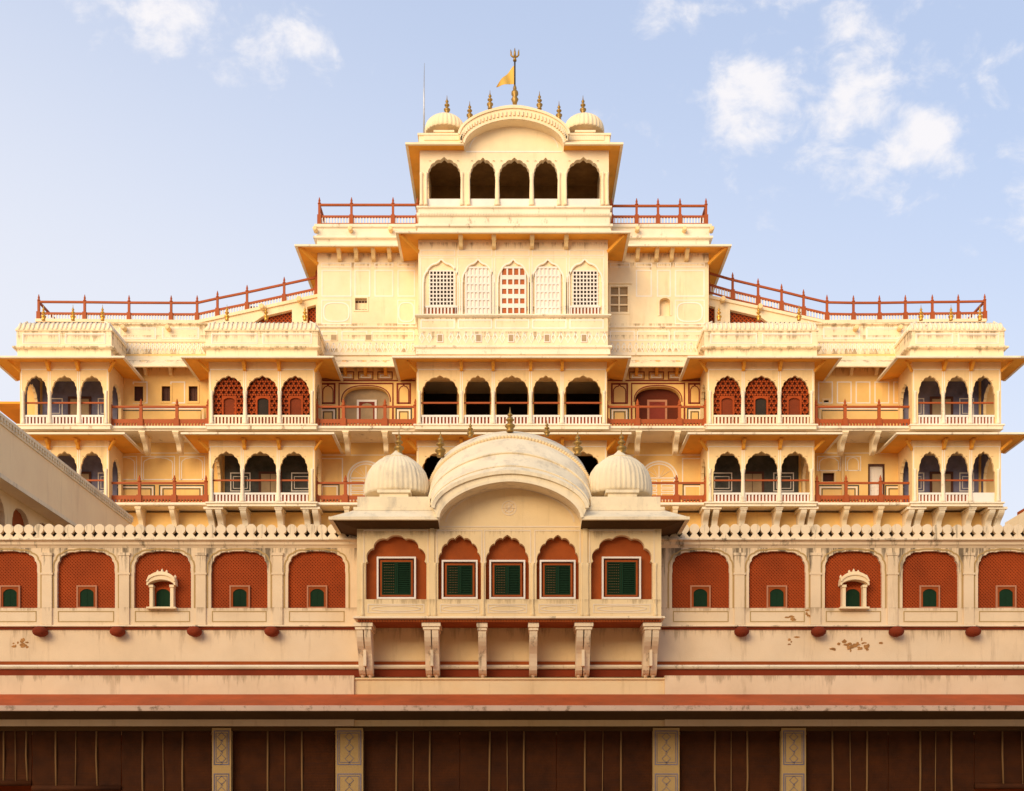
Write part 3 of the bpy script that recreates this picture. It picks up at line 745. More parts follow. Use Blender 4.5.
for k in range(5):
    q0 = 420.5 + k * 37.2; li.frame(xb(q0), xb(q0 + 34.5), zb(329), zb(319.6), DB - .035, DB - .018, .07)
    li.ribbon([(xb(q0), zb(315)), (xb(q0), zb(258)), (xb(q0 + 34.5), zb(258)), (xb(q0 + 34.5), zb(315))], .05, DB - .035, DB - .018)
    li.frame(xb(q0), xb(q0 + 34.5), zb(256), zb(250), DB - .035, DB - .018, .04)
    li.ribbon([(x, z) for x, z in arch(xb(wc[k][0]) - .06, xb(wc[k][1]) + .06, zb(315.3), zb(283), zb(261.8), lobes=5, depth=.05, tip=.13)], .07, DB - .035, DB - .018)
for k in range(26):
    c = 422 + k * 7.3
    if any(abs(c - v) < 4 for v in (440, 478.5, 511, 547, 584)): continue
    li.ribbon([(xb(c), zb(333)), (xb(c + 2.4), zb(338)), (xb(c), zb(343)), (xb(c - 2.4), zb(338)), (xb(c), zb(333))], .06, DB - .035, DB - .018)
li.build('painted_border', 'line', cb)
for c in (440, 478.5, 511, 547, 584):
    v = MB(); v.box(xb(c) - .13, xb(c) + .13, DB - .05, DB - .018, zb(342), zb(335)); v.frame(xb(c) - .16, xb(c) + .16, zb(342.6), zb(334.4), DB - .06, DB - .018, .04, 1); v.build('vent', ('door', 'white'), cb)
DN = DB + .12
for k, (a, b) in enumerate(wc):
    c = (a + b) / 2; hw = 12.6 if k in (0, 4) else 12
    w0 = MB(); x0, x1, z0, z1 = xb(c - hw + (1 if k in (0, 4) else 0)), xb(c + hw), zb(305 if k in (0, 4) else 315), zb(270.5 if k in (0, 4) else 267.5)
    if k in (0, 4):
        w0.box(x0, x1, DN - .03, DN - .003, z0, z1, 1)
        nx, nz = 7, 9
        for i in range(nx + 1): q = x0 + (x1 - x0) * i / nx; w0.box(q - .03, q + .03, DN - .07, DN - .03, z0, z1)
        for i in range(nz + 1): q = z0 + (z1 - z0) * i / nz; w0.box(x0 - .05, x1 + .05, DN - .075, DN - .035, q - .03, q + .03)
        wo = w0.build('window', ('white', 'dark'), cb)
        bl = MB(); balustrade(xb(a + 1.5), xb(b - 1.5), DB - .0, zb(315), zb(306), wo, ('white', 'redlight'), .18)
    else:
        mats = ('white', 'line') if k != 2 else ('white', 'redlight')
        w0.box(x0, x1, DN - .05, DN - .003, z0, z1, 1)
        xm = (x0 + x1) / 2; w0.frame(x0 - .05, x1 + .05, z0, z1 + .05, DN - .12, DN - .05, .09)
        w0.box(xm - .045, xm + .045, DN - .11, DN - .05, z0, z1)
        cols = 2 if k == 2 else 3
        for u in (0, 1):
            l0, l1 = (x0, xm)[u], (xm, x1)[u]
            for i in range(1, cols): q = l0 + (l1 - l0) * i / cols; w0.box(q - .045, q + .045, DN - .1, DN - .05, z0, z1)
        rows = 5 if k == 2 else 6
        for i in range(1, rows): q = z0 + (z1 - z0) * i / rows; w0.box(x0, x1, DN - .105, DN - .05, q - (.11 if k == 2 else .05), q + (.11 if k == 2 else .05))
        w0.build('window', mats, cb)
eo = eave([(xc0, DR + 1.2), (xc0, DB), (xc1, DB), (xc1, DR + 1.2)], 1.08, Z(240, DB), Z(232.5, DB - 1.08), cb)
for e in (461, 494, 532, 566): bracket(xb(e), .2, DB, DB - .8, Z(239.5, DB), Z(250, DB), cb, 'cream', 'eave_bracket')
for sx, xx in ((-1, xc0), (1, xc1)):
    b = MB(); b.bar((xx, DB, Z(252, DB)), (xx + sx * .8, DB - .8, Z(242, DB)), .12, .16); b.build('eave_bracket', 'ochre', cb)

# ---- side blocks flanking it
for side in (-1, 1):
    if side < 0: a, b = 317.5, 418.3
    else: a, b = 607.8, 708.6
    xa, xz = xr(a), xr(b)
    vents = [(354.5, 368, 297.5, 311)] if side < 0 else []
    hs = []
    if side < 0: hs = [rect(xr(354.8), xr(367.4), zr(311), zr(297.5))]
    else: hs = [rect(xr(610), xr(628.4), zr(314), zr(285.5)), arch(xr(659.5), xr(670), zr(316), zr(302), zr(298), lobes=0)]
    m = MB(); m.plate(rect(xa, xz, zr(355), zr(246)), hs, DR - .02, DR + .3); m.box(xa, xz, DR + .3, 82, zr(355), zr(246))
    sb = m.build('side_block', 'cream_top', palace)
    pth = [(xa, 82), (xa, DR - .02), (xz, DR - .02)] if side < 0 else [(xa, DR - .02), (xz, DR - .02), (xz, 82)]
    m = MB(); m.sweep(pth, [(0, zr(326.5)), (.1, zr(326.8)), (.1, zr(328)), (0, zr(329))]); m.sweep(pth, [(0, zr(353)), (.12, zr(353.2)), (.12, zr(356)), (0, zr(356))])
    m.build('ledge', 'ledge', sb)
    li = MB(); y0, y1 = DR - .035, DR - .018
    cols = ((a + 4, a + 34), (a + 37, a + 53), (a + 57, a + 76), (a + 80, b - 3)) if side < 0 else ((a + 2, a + 22), (a + 28, a + 44), (a + 49, a + 63), (a + 67, b - 4))
    for i, (q0, q1) in enumerate(cols):
        if not (side > 0 and i == 0): li.frame(xr(q0), xr(q1), zr(297), zr(270), y0, y1, .07)
        li.frame(xr(q0), xr(q1), zr(267.5), zr(263), y0, y1, .045)
        if i in (0, 3) and not (side > 0 and i == 0):
            pts = [(xr((q0 + q1) / 2 + (q1 - q0) * .42 * math.copysign(abs(math.cos(t)) ** .6, math.cos(t))), zr(312.3) + 0.50 * math.copysign(abs(math.sin(t)) ** .6, math.sin(t))) for t in [2 * math.pi * q / 40 for q in range(41)]]
            li.ribbon(pts, .07, y0 - .004, y1)
            li.frame(xr(q0), xr(q1), zr(324.5), zr(300), y0, y1, .05)
    for q0, q1 in ((a + 4, a + 20), (a + 24, a + 50), (a + 54, a + 97)) if side < 0 else ((a + 2, a + 27), (a + 29, a + 62), (a + 66, b - 5)): li.frame(xr(q0), xr(q1), zr(341), zr(331), y0, y1, .06)
    for k in range(16):
        c = a + 4 + k * 6.1; li.ribbon([(xr(c), zr(343)), (xr(c + 2), zr(347.5)), (xr(c), zr(352)), (xr(c - 2), zr(347.5)), (xr(c), zr(343))], .06, y0, y1)
    li.build('painted_border', 'line', sb)
    if side < 0:
        w0 = MB(); x0, x1 = xr(354.8), xr(367.4); w0.box(x0, x1, DR + .2, DR + .28, zr(311), zr(297.5)); w0.frame(x0 - .06, x1 + .06, zr(311.6), zr(296.8), DR - .05, DR + .05, .08)
        for i in range(4): 
            for zz in (300.5, 309): q = x0 + (x1 - x0) * (i + .5) / 4; w0.box(q - .07, q + .07, DR + .18, DR + .2, zr(zz + 1), zr(zz - 1), 1)
        w0.build('vent', ('cream_top', 'brown'), sb)
        for c in (334, 368.5):
            v = MB(); v.box(xr(c) - .16, xr(c) + .16, DR - .05, DR - .018, zr(340.5), zr(335)); v.frame(xr(c) - .19, xr(c) + .19, zr(341), zr(334.5), DR - .055, DR - .018, .04, 1); v.build('vent', ('door', 'cream_top'), sb)
    else:
        x0, x1 = xr(610), xr(628.4); w0 = MB(); w0.frame(x0 - .08, x1 + .08, zr(314.4), zr(284.6), DR - .05, DR + .1, .12); w0.box(x0 - .12, x1 + .18, DR - .12, DR - .02, zr(284.4), zr(282.8))
        for i in (1,): q = (x0 + x1) / 2; w0.box(q - .04, q + .04, DR + .02, DR + .08, zr(314), zr(285.5))
        for i in (1, 2): q = zr(314) + (zr(285.5) - zr(314)) * i / 3; w0.box(x0, x1, DR + .03, DR + .08, q - .04, q + .04)
        wo = w0.build('window', 'cream_top', sb); p = MB(); p.box(x0, x1, DR + .12, DR + .14, zr(314), zr(285.5)); p.build('pane', 'chik', wo)
        f = MB(); f.ribbon(arch(xr(659.5) - .05, xr(670) + .05, zr(316), zr(302), zr(297.4), lobes=0), .09, DR - .06, DR - .018); f.build('niche_frame', 'cream_top', sb)
    # eave with struts, parapet, spouts
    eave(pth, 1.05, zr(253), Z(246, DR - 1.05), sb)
    for e in ((340, 357, 374, 390) if side < 0 else (637, 656, 671, 686)): bracket(xr(e), .2, DR, DR - .8, zr(252), zr(262), sb, 'cream', 'eave_bracket')
    xx, sx = (xa, -1) if side < 0 else (xz, 1)
    b = MB(); b.bar((xx, DR, zr(264)), (xx + sx * .8, DR - .8, zr(254)), .12, .16); b.build('eave_bracket', 'ochre', sb)
    m = MB(); pr = [(-.35, zr(246)), (.02, zr(246)), (.02, zr(240)), (.2, zr(239.4)), (.2, zr(237.6)), (.04, zr(236)), (.04, zr(229)), (.14, zr(228)), (.14, zr(225.2)), (-.35, zr(225.2))]
    m.sweep(pth, pr); m.box(xa + .3, xz - .3, DR + .3, 82, zr(246), zr(240)); po = m.build('parapet', 'ledge', sb)
    for e in ((316, 351, 391) if side < 0 else (637, 684, 711)):
        s = MB(); s.lathe(0, 0, [(.12, 0), (.12, .42), (.07, .44)], 10); s.v = [(xr(e) + x, DR - z, zr(231.5) + y) for x, y, z in s.v]; s.build('spout', 'cream', po)

# ---- stair parapets rising to the side blocks, behind the bay roofs
DS = 70.2
zs_ = lambda p: Z(p, DS); xs_ = lambda p: X(p, DS)
for side in (-1, 1):
    q = (lambda p: p) if side < 0 else mir
    pts = [(xs_(q(36)), zs_(345)), (xs_(q(36)), zs_(321)), (xs_(q(198)), zs_(322.5)), (xs_(q(318)), zs_(296.5)), (xs_(q(318)), zs_(345))]
    hs = [[(xs_(q(u)), zs_(v)) for u, v in h] for h in ([(266, 325), (292, 325), (292, 309.5), (262, 316.5), (250, 325)], [(307, 325), (316, 325), (316, 304.5), (307, 307)])]
    m = MB(); m.plate(pts, hs, DS, DS + .3); 
    cop = [(xs_(q(36)), zs_(320.6)), (xs_(q(198)), zs_(322.1)), (xs_(q(318)), zs_(296))]
    m.ribbon(cop, .16, DS - .1, DS + .4)
    so = m.build('stair_parapet', 'cream_top', palace)
    j = MB(); x0, x1 = sorted((xs_(q(248)), xs_(q(317)))); j.box(x0, x1, DS + .34, DS + .36, zs_(330), zs_(304), 1)
    diamond(j, x0, x1, zs_(326), zs_(304), DS + .31, DS + .335, .22, .05); j.build('jali_screen', ('jali', 'jalidark'), so)
    for e in (300, 263): 
        s = MB(); s.lathe(0, 0, [(.14, 0), (.14, .35), (.1, .36)], 10); zz = 305 - (e - 263) * -.0 - (e - 263) * .2 + 4; s.v = [(xs_(q(e)) + x, DS - .1 - z, zs_(zz) + y) for x, y, z in s.v]; s.build('spout', 'cream', so)

# wide eave at the back of the palace's left flank
m = MB(); z_ = Z(401.5, 70.5); m.box(X(-9, 70.5), xr(24) - .004, 70.5, 82, z_ - .12, z_); m.box(xr(24) - 1.4, xr(24) - .005, 71.5, 82, z_ - 6, z_ - .12)
m.build('rear_eave', 'ochre', palace)

# ---- railings on the roof terraces (each run is a fence of its own)
def roof_railing(label, posts, h, low, **k):
    t = thing('roof_railing', label, 'railing', posts[0], 'red railings on the palace roof')
    for i, p in enumerate(posts):
        if i in k.get('skip', ()): continue
        m = MB(); d = MB(); railing_mb(m, d, d, [p], h, low, post_w=.17); m.build('post', 'red', t)
    r, bb, d = MB(), MB(), MB()
    railing_mb(d, r, bb, posts, h, low, rail_w=.105, pitch=.15, board=.24, bal=.06); r.build('rail', 'red', t)
    for a, b in zip(posts[:-1], posts[1:]):
        bb = MB(); railing_mb(MB(), MB(), bb, [a, b], h, low, rail_w=.105, pitch=.15, board=.24, bal=.06); bb.build('balusters', 'white', t)
    return t
hR = zs_(301.5) - zs_(321.5)
pl = [(38, 321), (84, 321.3), (128.4, 321.8), (170.6, 322), (196.6, 322), (217, 317.5), (246.6, 311.5), (283.8, 303.5), (316, 296.5)]
posts = [(xs_(38), DS + 5, zs_(321) )] + [(xs_(a), DS + .12, zs_(b)) for a, b in pl]
roof_railing('long red railing at left that runs level, then climbs beside a stair', posts, hR, .52)
plr = [(708.6, 292), (733, 299), (758.5, 305), (782, 310.5), (804, 316), (827.5, 321.5), (854, 322), (880, 322), (906, 321.6), (933, 321.2), (959, 321), (985.5, 320.5)]
posts = [(xs_(a), DS + .12, zs_(b)) for a, b in plr] + [(xs_(985.5), DS + 5, zs_(320.5))]
roof_railing('long red railing at right that descends beside a stair, then runs level', posts, hR, .52)
DT = DR + .1
posts = [(X(319.4, DT), DT + 6, Z(225, DT))] + [(X(a, DT), DT, Z(225, DT)) for a in (319.4, 351.5, 393, 417.5)]
roof_railing('short red railing on the high terrace left of the top pavilion', posts, Z(205, DT) - Z(225, DT), .5)
posts = [(X(a, DT), DT, Z(225, DT)) for a in (611.5, 636.6, 658, 680, 706)] + [(X(706, DT), DT + 6, Z(225, DT))]
roof_railing('short red railing on the high terrace right of the top pavilion', posts, Z(206, DT) - Z(225, DT), .5)

# ================================================================== PAVILIONS WITH A CURVED ROOF
def curved_roof(par, D, Db, xl, xr_, cx, hw, ya_flat, ya_apex, yo_flat, yo_apex, proj, rows, mat_face, mat_soffit, mat_vault, x_eave_l, x_eave_r, eave_zi, y_in):
    """front curved cornice (flat - arch - flat) at depth D, its eaves to both sides, and the vault behind"""
    xx = lambda p: X(p, D - proj); zz = lambda p: Z(p, D - proj)
    lo = arc(xx(cx - hw), xx(cx + hw), zz(ya_flat), zz(ya_apex)); up = arc(xx(cx - hw - 5), xx(cx + hw + 5), zz(yo_flat), zz(yo_apex))
    m = MB(); m.plate(lo + up[::-1], [], D - proj, D + .02); 
    # moulding lines on the curved cornice
    t1 = [(x, z) for x, z in arc(xx(cx - hw - 5), xx(cx + hw + 5), zz(yo_flat) - .02, zz(yo_apex) - .02)]
    m.ribbon(t1, .12, D - proj - .07, D - proj + .001)
    m.ribbon([(x, z + .06) for x, z in lo], .10, D - proj - .05, D - proj + .001)
    m.build('curved_cornice', mat_face, par)
    zo = zz(ya_flat); 
    for s in (-1, 1):
        xe = xl if s < 0 else xr_; xi = xx(cx + s * hw)
        pe = abs(X(x_eave_l if s < 0 else x_eave_r, D - proj) - xe)
        pth = [(xe, Db), (xe, D), (xi, D)] if s < 0 else [(xi, D), (xe, D), (xe, Db)]
        t = .11
        zt = Z(y_in, D); zu = Z(yo_flat, D)
        e = MB().sweep(pth, [(0, zt), (proj - .06, zo + t), (proj, zo + t - .01), (proj, zo), (proj - .14, zo), (proj - .14, zo + .03), (0, eave_zi)], mis=[0, 0, 0, 0, 1, 1, 0]); e.build('eave', (mat_face, mat_soffit), par)
        b = MB(); b.sweep(pth, [(-.3, zt - .1), (.04, zt - .1), (.04, zu - .12), (.11, zu - .1), (.11, zu), (-.3, zu)]); b.build('cornice', mat_face, par)
    # vault, a loft of arcs rising towards the back
    v = MB(); ring = []
    for (d, wp, yb, ya) in rows: ring.append([(x, d, z) for x, z in arc(X(cx - wp, d), X(cx + wp, d), Z(yb, d), Z(ya, d))])
    k = len(ring[0])
    for a, b in zip(ring[:-1], ring[1:]): v.add(a + b, [(i, i + 1, k + i + 1, k + i) for i in range(k - 1)], 0, True)
    v.add(ring[-1], [tuple(range(k))], 0)
    v.build('vault', mat_vault, par)
    return ring
def dome(par, cx, cy, zb_, r, h, base, mat='dome', ribs=28):
    m = MB()
    m.lathe(cx, cy, [(r * a, zb_ + h * b) for a, b in [(.97, 0), (1.0, .06), (1.0, .2), (.97, .38), (.89, .56), (.755, .71), (.57, .835), (.41, .905), (.40, .92)]], 144, rib=ribs, ribd=.06)
    o = m.build('dome', mat, par)
    c = MB(); c.lathe(cx, cy, [(r * .42, zb_ + h * .885), (r * .46, zb_ + h * .90), (r * .40, zb_ + h * .93), (r * .22, zb_ + h * .98), (r * .10, zb_ + h * 1.06), (r * .06, zb_ + h * 1.1)], 24)
    for i in range(24):
        a = 2 * math.pi * i / 24; c.lathe(cx + r * .43 * math.cos(a), cy + r * .43 * math.sin(a), [(.01, zb_ + h * .86), (r * .045, zb_ + h * .88), (.01, zb_ + h * .92)], 6)
    c.build('lotus_cap', mat, o)
    if base:
        b = MB(); w, z0, z1 = base; b.box(cx - w, cx + w, cy - r * 1.03, cy, z0, z1 - .1); b.box(cx - w - .08, cx + w + .08, cy - r * 1.03 - .07, cy, z1 - .1, z1); b.box(cx - w - .05, cx + w + .05, cy - r * 1.03 - .05, cy, z0, z0 + .08); b.build('plinth', mat, o)
    return o

# ---- the pavilion on the very top
DP = 66.8
xp = lambda p: X(p, DP); zp = lambda p: Z(p, DP)
top = thing('rooftop_pavilion', 'open arcaded pavilion with a curved roof and two small domes crowning the palace', 'pavilion', (xp(514), DP, zp(232)))
opsT = [(427.8, 460.4, 158.5), (470.3, 495.5, 159), (499.2, 529.6, 159), (533.8, 557.4, 159), (567, 600, 158.5)]
outer = [(xp(608.8), zp(207)), (xp(608.8), zp(143))] + arc(xp(466), xp(562), zp(143), zp(119))[::-1] + [(xp(419.8), zp(143)), (xp(419.8), zp(207))]
hs = [arch(xp(a), xp(b), zp(206), zp(174), zp(t), lobes=7, depth=.06, tip=.08, jamb=.04) for a, b, t in opsT]
m = MB(); m.plate(outer, hs, DP, DP + .35)
for xa in (xp(419.8), xp(608.8) - .35):
    m.plate(rect(DP + .35, DP + 4.2, zp(207), zp(143)), [arch(DP + .8, DP + 2.1, zp(206), zp(174), zp(159), lobes=7)], xa, xa + .35, axis='x')
tw = m.build('wall', 'cream_top', top)
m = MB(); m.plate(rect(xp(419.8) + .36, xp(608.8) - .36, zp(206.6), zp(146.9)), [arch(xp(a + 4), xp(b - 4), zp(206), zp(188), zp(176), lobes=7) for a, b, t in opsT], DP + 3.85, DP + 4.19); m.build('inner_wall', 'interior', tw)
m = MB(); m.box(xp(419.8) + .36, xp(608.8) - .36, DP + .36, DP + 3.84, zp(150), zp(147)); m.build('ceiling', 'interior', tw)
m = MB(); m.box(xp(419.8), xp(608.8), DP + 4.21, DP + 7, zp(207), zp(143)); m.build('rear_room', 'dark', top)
cols = [(e, .03, .12) for e in (497.3, 531.7, 555.4 + 0.2)][:2] + [(e, -.03, .08) for e in (462, 468.7, 559, 565.4, 421.4, 426, 602.6, 607.2)]
for e, dy, rr in cols: m = MB(); column(m, xp(e), DP + dy, zp(206), zp(173), rr); m.build('column', 'cream_top', top)
m = MB()
for a, b, t in opsT: m.box(xp(a) - .03, xp(b) + .03, DP + .08, DP + .22, zp(206), zp(198))
m.build('parapet', 'white', top)
m = MB(); x0, x1 = xp(419), xp(609.3)
pr = [(-.3, zp(206.5)), (.12, zp(206.8)), (.13, zp(208.4)), (.03, zp(209.4)), (.03, zp(213)), (.12, zp(213.6)), (.12, zp(216.5)), (.02, zp(217.4)), (.02, zp(224)), (.16, zp(225)), (.18, zp(227.4)), (.05, zp(228)), (.1, zp(232)), (-.3, zp(232))]
m.sweep([(x0, DP + 7), (x0, DP), (x1, DP), (x1, DP + 7)], pr); m.box(x0 + .28, x1 - .28, DP + .28, DP + 7, zp(232), zp(206.7))
for i in range(70):
    c = x0 + (x1 - x0) * (i + .5) / 70; m.box(c - .035, c + .035, DP - .17, DP - .1, zp(216), zp(213.9))
m.build('plinth', 'ledge', top)
li = MB()
for a, b, t in opsT:
    c = (a + b) / 2
    for u in (-1, 1): li.lathe(xp(c + u * (b - a) * .43), DP - .004, [(.07, zp(161)), (.071, zp(161) + .001)], 8)
li.ribbon([(xp(466), zp(151.8)), (xp(562), zp(151.8))], .07, DP - .02, DP + .002)
li.ribbon(arc(xp(470), xp(558), zp(148), zp(123), ), .05, DP - .02, DP + .002)
li.build('painted_border', 'line', top)
rows = [(DP - .68, 55.2, 134.8, 107.6), (DP - .45, 54.6, 135.4, 106.2), (DP + .6, 52.5, 136.6, 104.6), (DP + 2.2, 50.5, 137, 104.6), (DP + 4.2, 48, 138, 107)]
curved_roof(top, DP, DP + 6.5, xp(419.8), xp(608.8), 514, 50, 144.2, 119.5, 134, 107, .7, rows, 'cream_top', 'ochre', 'dome', 406, 623, zp(150.5), 142)
# bead courses along the cornice
bd = MB(); D_ = DP - .78
for pts in (arc(X(461, D_), X(567, D_), Z(139.5, D_), Z(112.6, D_)),):
    for i in range(len(pts) - 1):
        for f in (0,): 
            x = pts[i][0] + (pts[i + 1][0] - pts[i][0]) * f; z = pts[i][1] + (pts[i + 1][1] - pts[i][1]) * f
            bd.box(x - .042, x + .042, D_ + .0, D_ + .09, z - .12, z + .12)
bd.build('bead_border', 'cream_top', top)
for a, b in ((424, 459), (569, 604)):
    n = 16; bd = MB()
    for i in range(n):
        c = X(a + (b - a) * (i + .5) / n, DP); bd.box(c - .055, c + .055, DP - .09, DP - .03, Z(140.8, DP), Z(136.4, DP))
    bd.build('bead_border', 'cream_top', top)
for cxp in (445, 584):
    d = dome(top, X(cxp, DP + 1.2), DP + 1.2, Z(134.5, DP + 1.2), X(531.8, DP + 1.2), Z(115.5, DP + 1.2) - Z(134.5, DP + 1.2), (X(520.8, DP), Z(134.5, DP), Z(129.5, DP)), 'cream_top')
    finial(X(cxp + (2 if cxp < 500 else -1), DP + 1.2), DP + 1.2, Z(114.5, DP + 1.2), Z(95, DP) - Z(114.5, DP), d, 'bronze')
for cxp, y0, y1 in ((469.7, 120, 101), (490, 109, 90), (539.5, 109.5, 91), (559, 120, 101)):
    finial(X(cxp, DP + 1.4), DP + 1.4, Z(y0, DP + 1.4), Z(y1, DP + 1.4) - Z(y0, DP + 1.4), top, 'bronze')

# flagstaff with trident and pennant
DF = DP + 1.4; xf = X(514.8, DF); zf = lambda p: Z(p, DF)
fl = thing('flagstaff', 'dark flagstaff with brass trident and saffron pennant on the topmost roof', 'flagpole', (xf, DF, zf(105)))
m = MB(); m.lathe(xf, DF, [(.10, zf(105.5)), (.13, zf(102.5)), (.20, zf(99.5)), (.11, zf(96.8)), (.19, zf(94.5)), (.18, zf(92)), (.09, zf(90)), (.10, zf(88)), (.05, zf(85))], 14); m.build('finial', 'bronze', fl)
m = MB(); m.tube([(xf, DF, zf(87)), (xf, DF, zf(59))], .045); m.build('pole', 'iron', fl)
m = MB(); m.tube([(xf, DF, zf(61)), (xf, DF, zf(57))], [.1, .06]); m.tube([(xf, DF, zf(58)), (xf, DF, zf(52)), (xf, DF, zf(48))], [.07, .055, .012])
for u in (-1, 1): m.tube([(xf, DF, zf(57)), (xf + u * .13, DF, zf(56.6)), (xf + u * .2, DF, zf(55)), (xf + u * .2, DF, zf(52)), (xf + u * .22, DF, zf(49.5))], [.05, .05, .05, .04, .012])
m.build('trident', 'bronze', fl)
m = MB(); n = 14
A, B, Cq = Vector((xf - .04, DF, zf(65.5))), Vector((xf - .04, DF, zf(84.2))), Vector((X(496.3, DF), DF - .3, zf(89.2)))
gv = []
for i in range(n + 1):
    t = i / n
    for j in range(9):
        s = j / 8; p = A.lerp(Cq, t).lerp(B.lerp(Cq, t), s); p.y += .12 * math.sin(t * 7 + s * 1.2) * min(1, t * 3); p.z += .05 * math.sin(t * 9) * (1 - t); gv.append(p)
for off in (0, .012):
    m.add([p + Vector((0, off, 0)) for p in gv], [(i * 9 + j, i * 9 + j + 1, (i + 1) * 9 + j + 1, (i + 1) * 9 + j) for i in range(n) for j in range(8)], 0, True)
m.build('pennant', 'flag', fl)
m = MB(); xl_ = X(424, DP + 2); m.tube([(xl_, DP + 2, Z(140, DP + 2)), (xl_, DP + 2, Z(95, DP + 2)), (xl_ + .02, DP + 2, Z(63, DP + 2))], [.05, .04, .012]); m.lathe(xl_, DP + 2, [(.12, Z(141, DP + 2)), (.12, Z(139, DP + 2)), (.06, Z(138, DP + 2))], 10)
tag(m.build('lightning_rod', 'steel'), 'thin pale rod standing beside the left dome of the top pavilion', 'lightning rod')

# ================================================================== FRONT WING
DW = 45.0
xw = lambda p: X(p, DW); zw = lambda p: Z(p, DW)
wing = thing('front_wing', 'long low pinkish wing with red lattice niches, pierced parapet and blind-hung arcade', 'building', (0, DW, 0))
nl = [(-20, 37.5), (57, 115), (134, 191), (211, 267.5), (288, 345.5)]
nr_ = [(672, 729.5), (749, 805.7), (824.8, 882), (902.5, 958.5), (978, 1036)]
ext = [(-97 - 77 * i, -40 - 77 * i) for i in range(3)] + [(1056 + 77 * i, 1112 + 77 * i) for i in range(3)]
allN = nl + nr_ + ext
hs = [arch(xw(a), xw(b), zw(608), zw(574), zw(551), lobes=7, depth=.035, e=3.2) for a, b in allN]
m = MB(); m.plate(rect(xw(-290), xw(1310), zw(676.5), zw(543)), hs, DW, DW + .55)
m.box(xw(-290), xw(1310), DW + .6, 62.5, 4.6, zw(541))
m.box(xw(-290), xw(1310), DW + .55, DW + .6, zw(541.2), zw(550)); m.box(xw(-290), xw(1310), DW + .55, DW + .6, zw(609), zw(676))
fw = m.build('wall', 'pink', wing)
# pilaster strips and panel lines between the niches
li = MB(); pi = MB()
srt = sorted(allN)
for i in range(len(srt) - 1):
    a, b = srt[i][1], srt[i + 1][0]
    if b - a > 60: continue
    c = (a + b) / 2
    pi = MB(); pi.box(xw(c - 5), xw(c + 5), DW - .06, DW + .002, zw(625), zw(556)); pi.box(xw(c - 6), xw(c + 6), DW - .08, DW + .002, zw(555.8), zw(553)); pi.box(xw(c - 6), xw(c + 6), DW - .08, DW + .002, zw(575), zw(573)); pi.build('pilaster_strip', 'pink', fw)
for a, b in srt:
    li.ribbon(arch(xw(a) - .13, xw(b) + .13, zw(608), zw(574), zw(549), lobes=7, depth=.03, e=3.2), .05, DW - .014, DW + .002)
    li.frame(xw(a + 1), xw(b - 1), zw(622), zw(611), DW - .012, DW + .002, .03)
li.build('painted_border', 'pilaster', fw)
# niches: red lattice behind each arch, with a small arched window
DJ = DW - .24
for i, (a, b) in enumerate(allN):
    c = (a + b) / 2; kiosk = (a, b) in ((134, 191), (824.8, 882))
    if (a, b) == nl[0]: c = 9
    j = MB(); x0, x1, z0, z1 = xw(a) - .05, xw(b) + .05, zw(608.6), zw(550.4)
    j.box(x0, x1, DJ + .44, DJ + .46, z0, z1, 1)
    diamond(j, x0, x1, z0, z1, DJ + .37, DJ + .435, .118, .052)
    no = j.build('jali_screen', ('jali', 'jalidark'), wing)
    f = MB(); w0, w1 = xw(c - 7.2), xw(c + 7.2)
    if not kiosk:
        f.frame(xw(c - 10.2), xw(c + 10.2), zw(608), zw(585), DJ + .30, DJ + .372, .05); f.frame(xw(c - 8.6), xw(c + 8.6), zw(608), zw(586.8), DJ + .32, DJ + .371, .06, 1)
    f.plate(rect(xw(c - 8.4), xw(c + 8.4), zw(608), zw(587)), [arch(w0, w1, zw(607.6), zw(594), zw(588.5), lobes=0)], DJ + .33, DJ + .37, mi=1)
    if kiosk:
        for u in (-1, 1): f.box(xw(c + u * 10.3 - 1.6), xw(c + u * 10.3 + 1.6), DJ + .1, DJ + .372, zw(607.5), zw(587)); f.box(xw(c + u * 10.3 - 2.2), xw(c + u * 10.3 + 2.2), DJ + .07, DJ + .372, zw(588), zw(585.5))
        lo = arc(xw(c - 13), xw(c + 13), zw(586), zw(580.5)); up = arc(xw(c - 14), xw(c + 14), zw(581), zw(572.5))
        f.plate(lo + [(xw(c + 14.4), zw(586))] + up[::-1] + [(xw(c - 14.4), zw(586))], [], DJ + .02, DJ + .372)
        f.ribbon(arc(xw(c - 13.6), xw(c + 13.6), zw(582.5), zw(575.5)), .05, DJ - .02, DJ + .021)
        for u, hh in ((-13, 4), (-4.5, 3.2), (0, 4.5), (4.5, 3.2), (13, 4)): f.lathe(xw(c + u), DJ + .2, [(.035, zw(579 if abs(u) > 10 else 573.4)), (.05, zw((579 if abs(u) > 10 else 573.4) - hh * .5)), (.008, zw((579 if abs(u) > 10 else 573.4) - hh))], 8)
        f.box(xw(c - 14.5), xw(c + 14.5), DJ + .02, DJ + .375, zw(609.4), zw(607.6))
    fo = f.build('window', ('pinkframe', 'niche_red') if not kiosk else ('cream_top', 'jali'), no)
    s = MB(); s.box(w0 - .02, w1 + .02, DJ + .352, DJ + .368, zw(608), zw(588)); s.box(xw(c) - .012, xw(c) + .012, DJ + .345, DJ + .352, zw(608), zw(589))
    s.build('shutter', 'green', no)
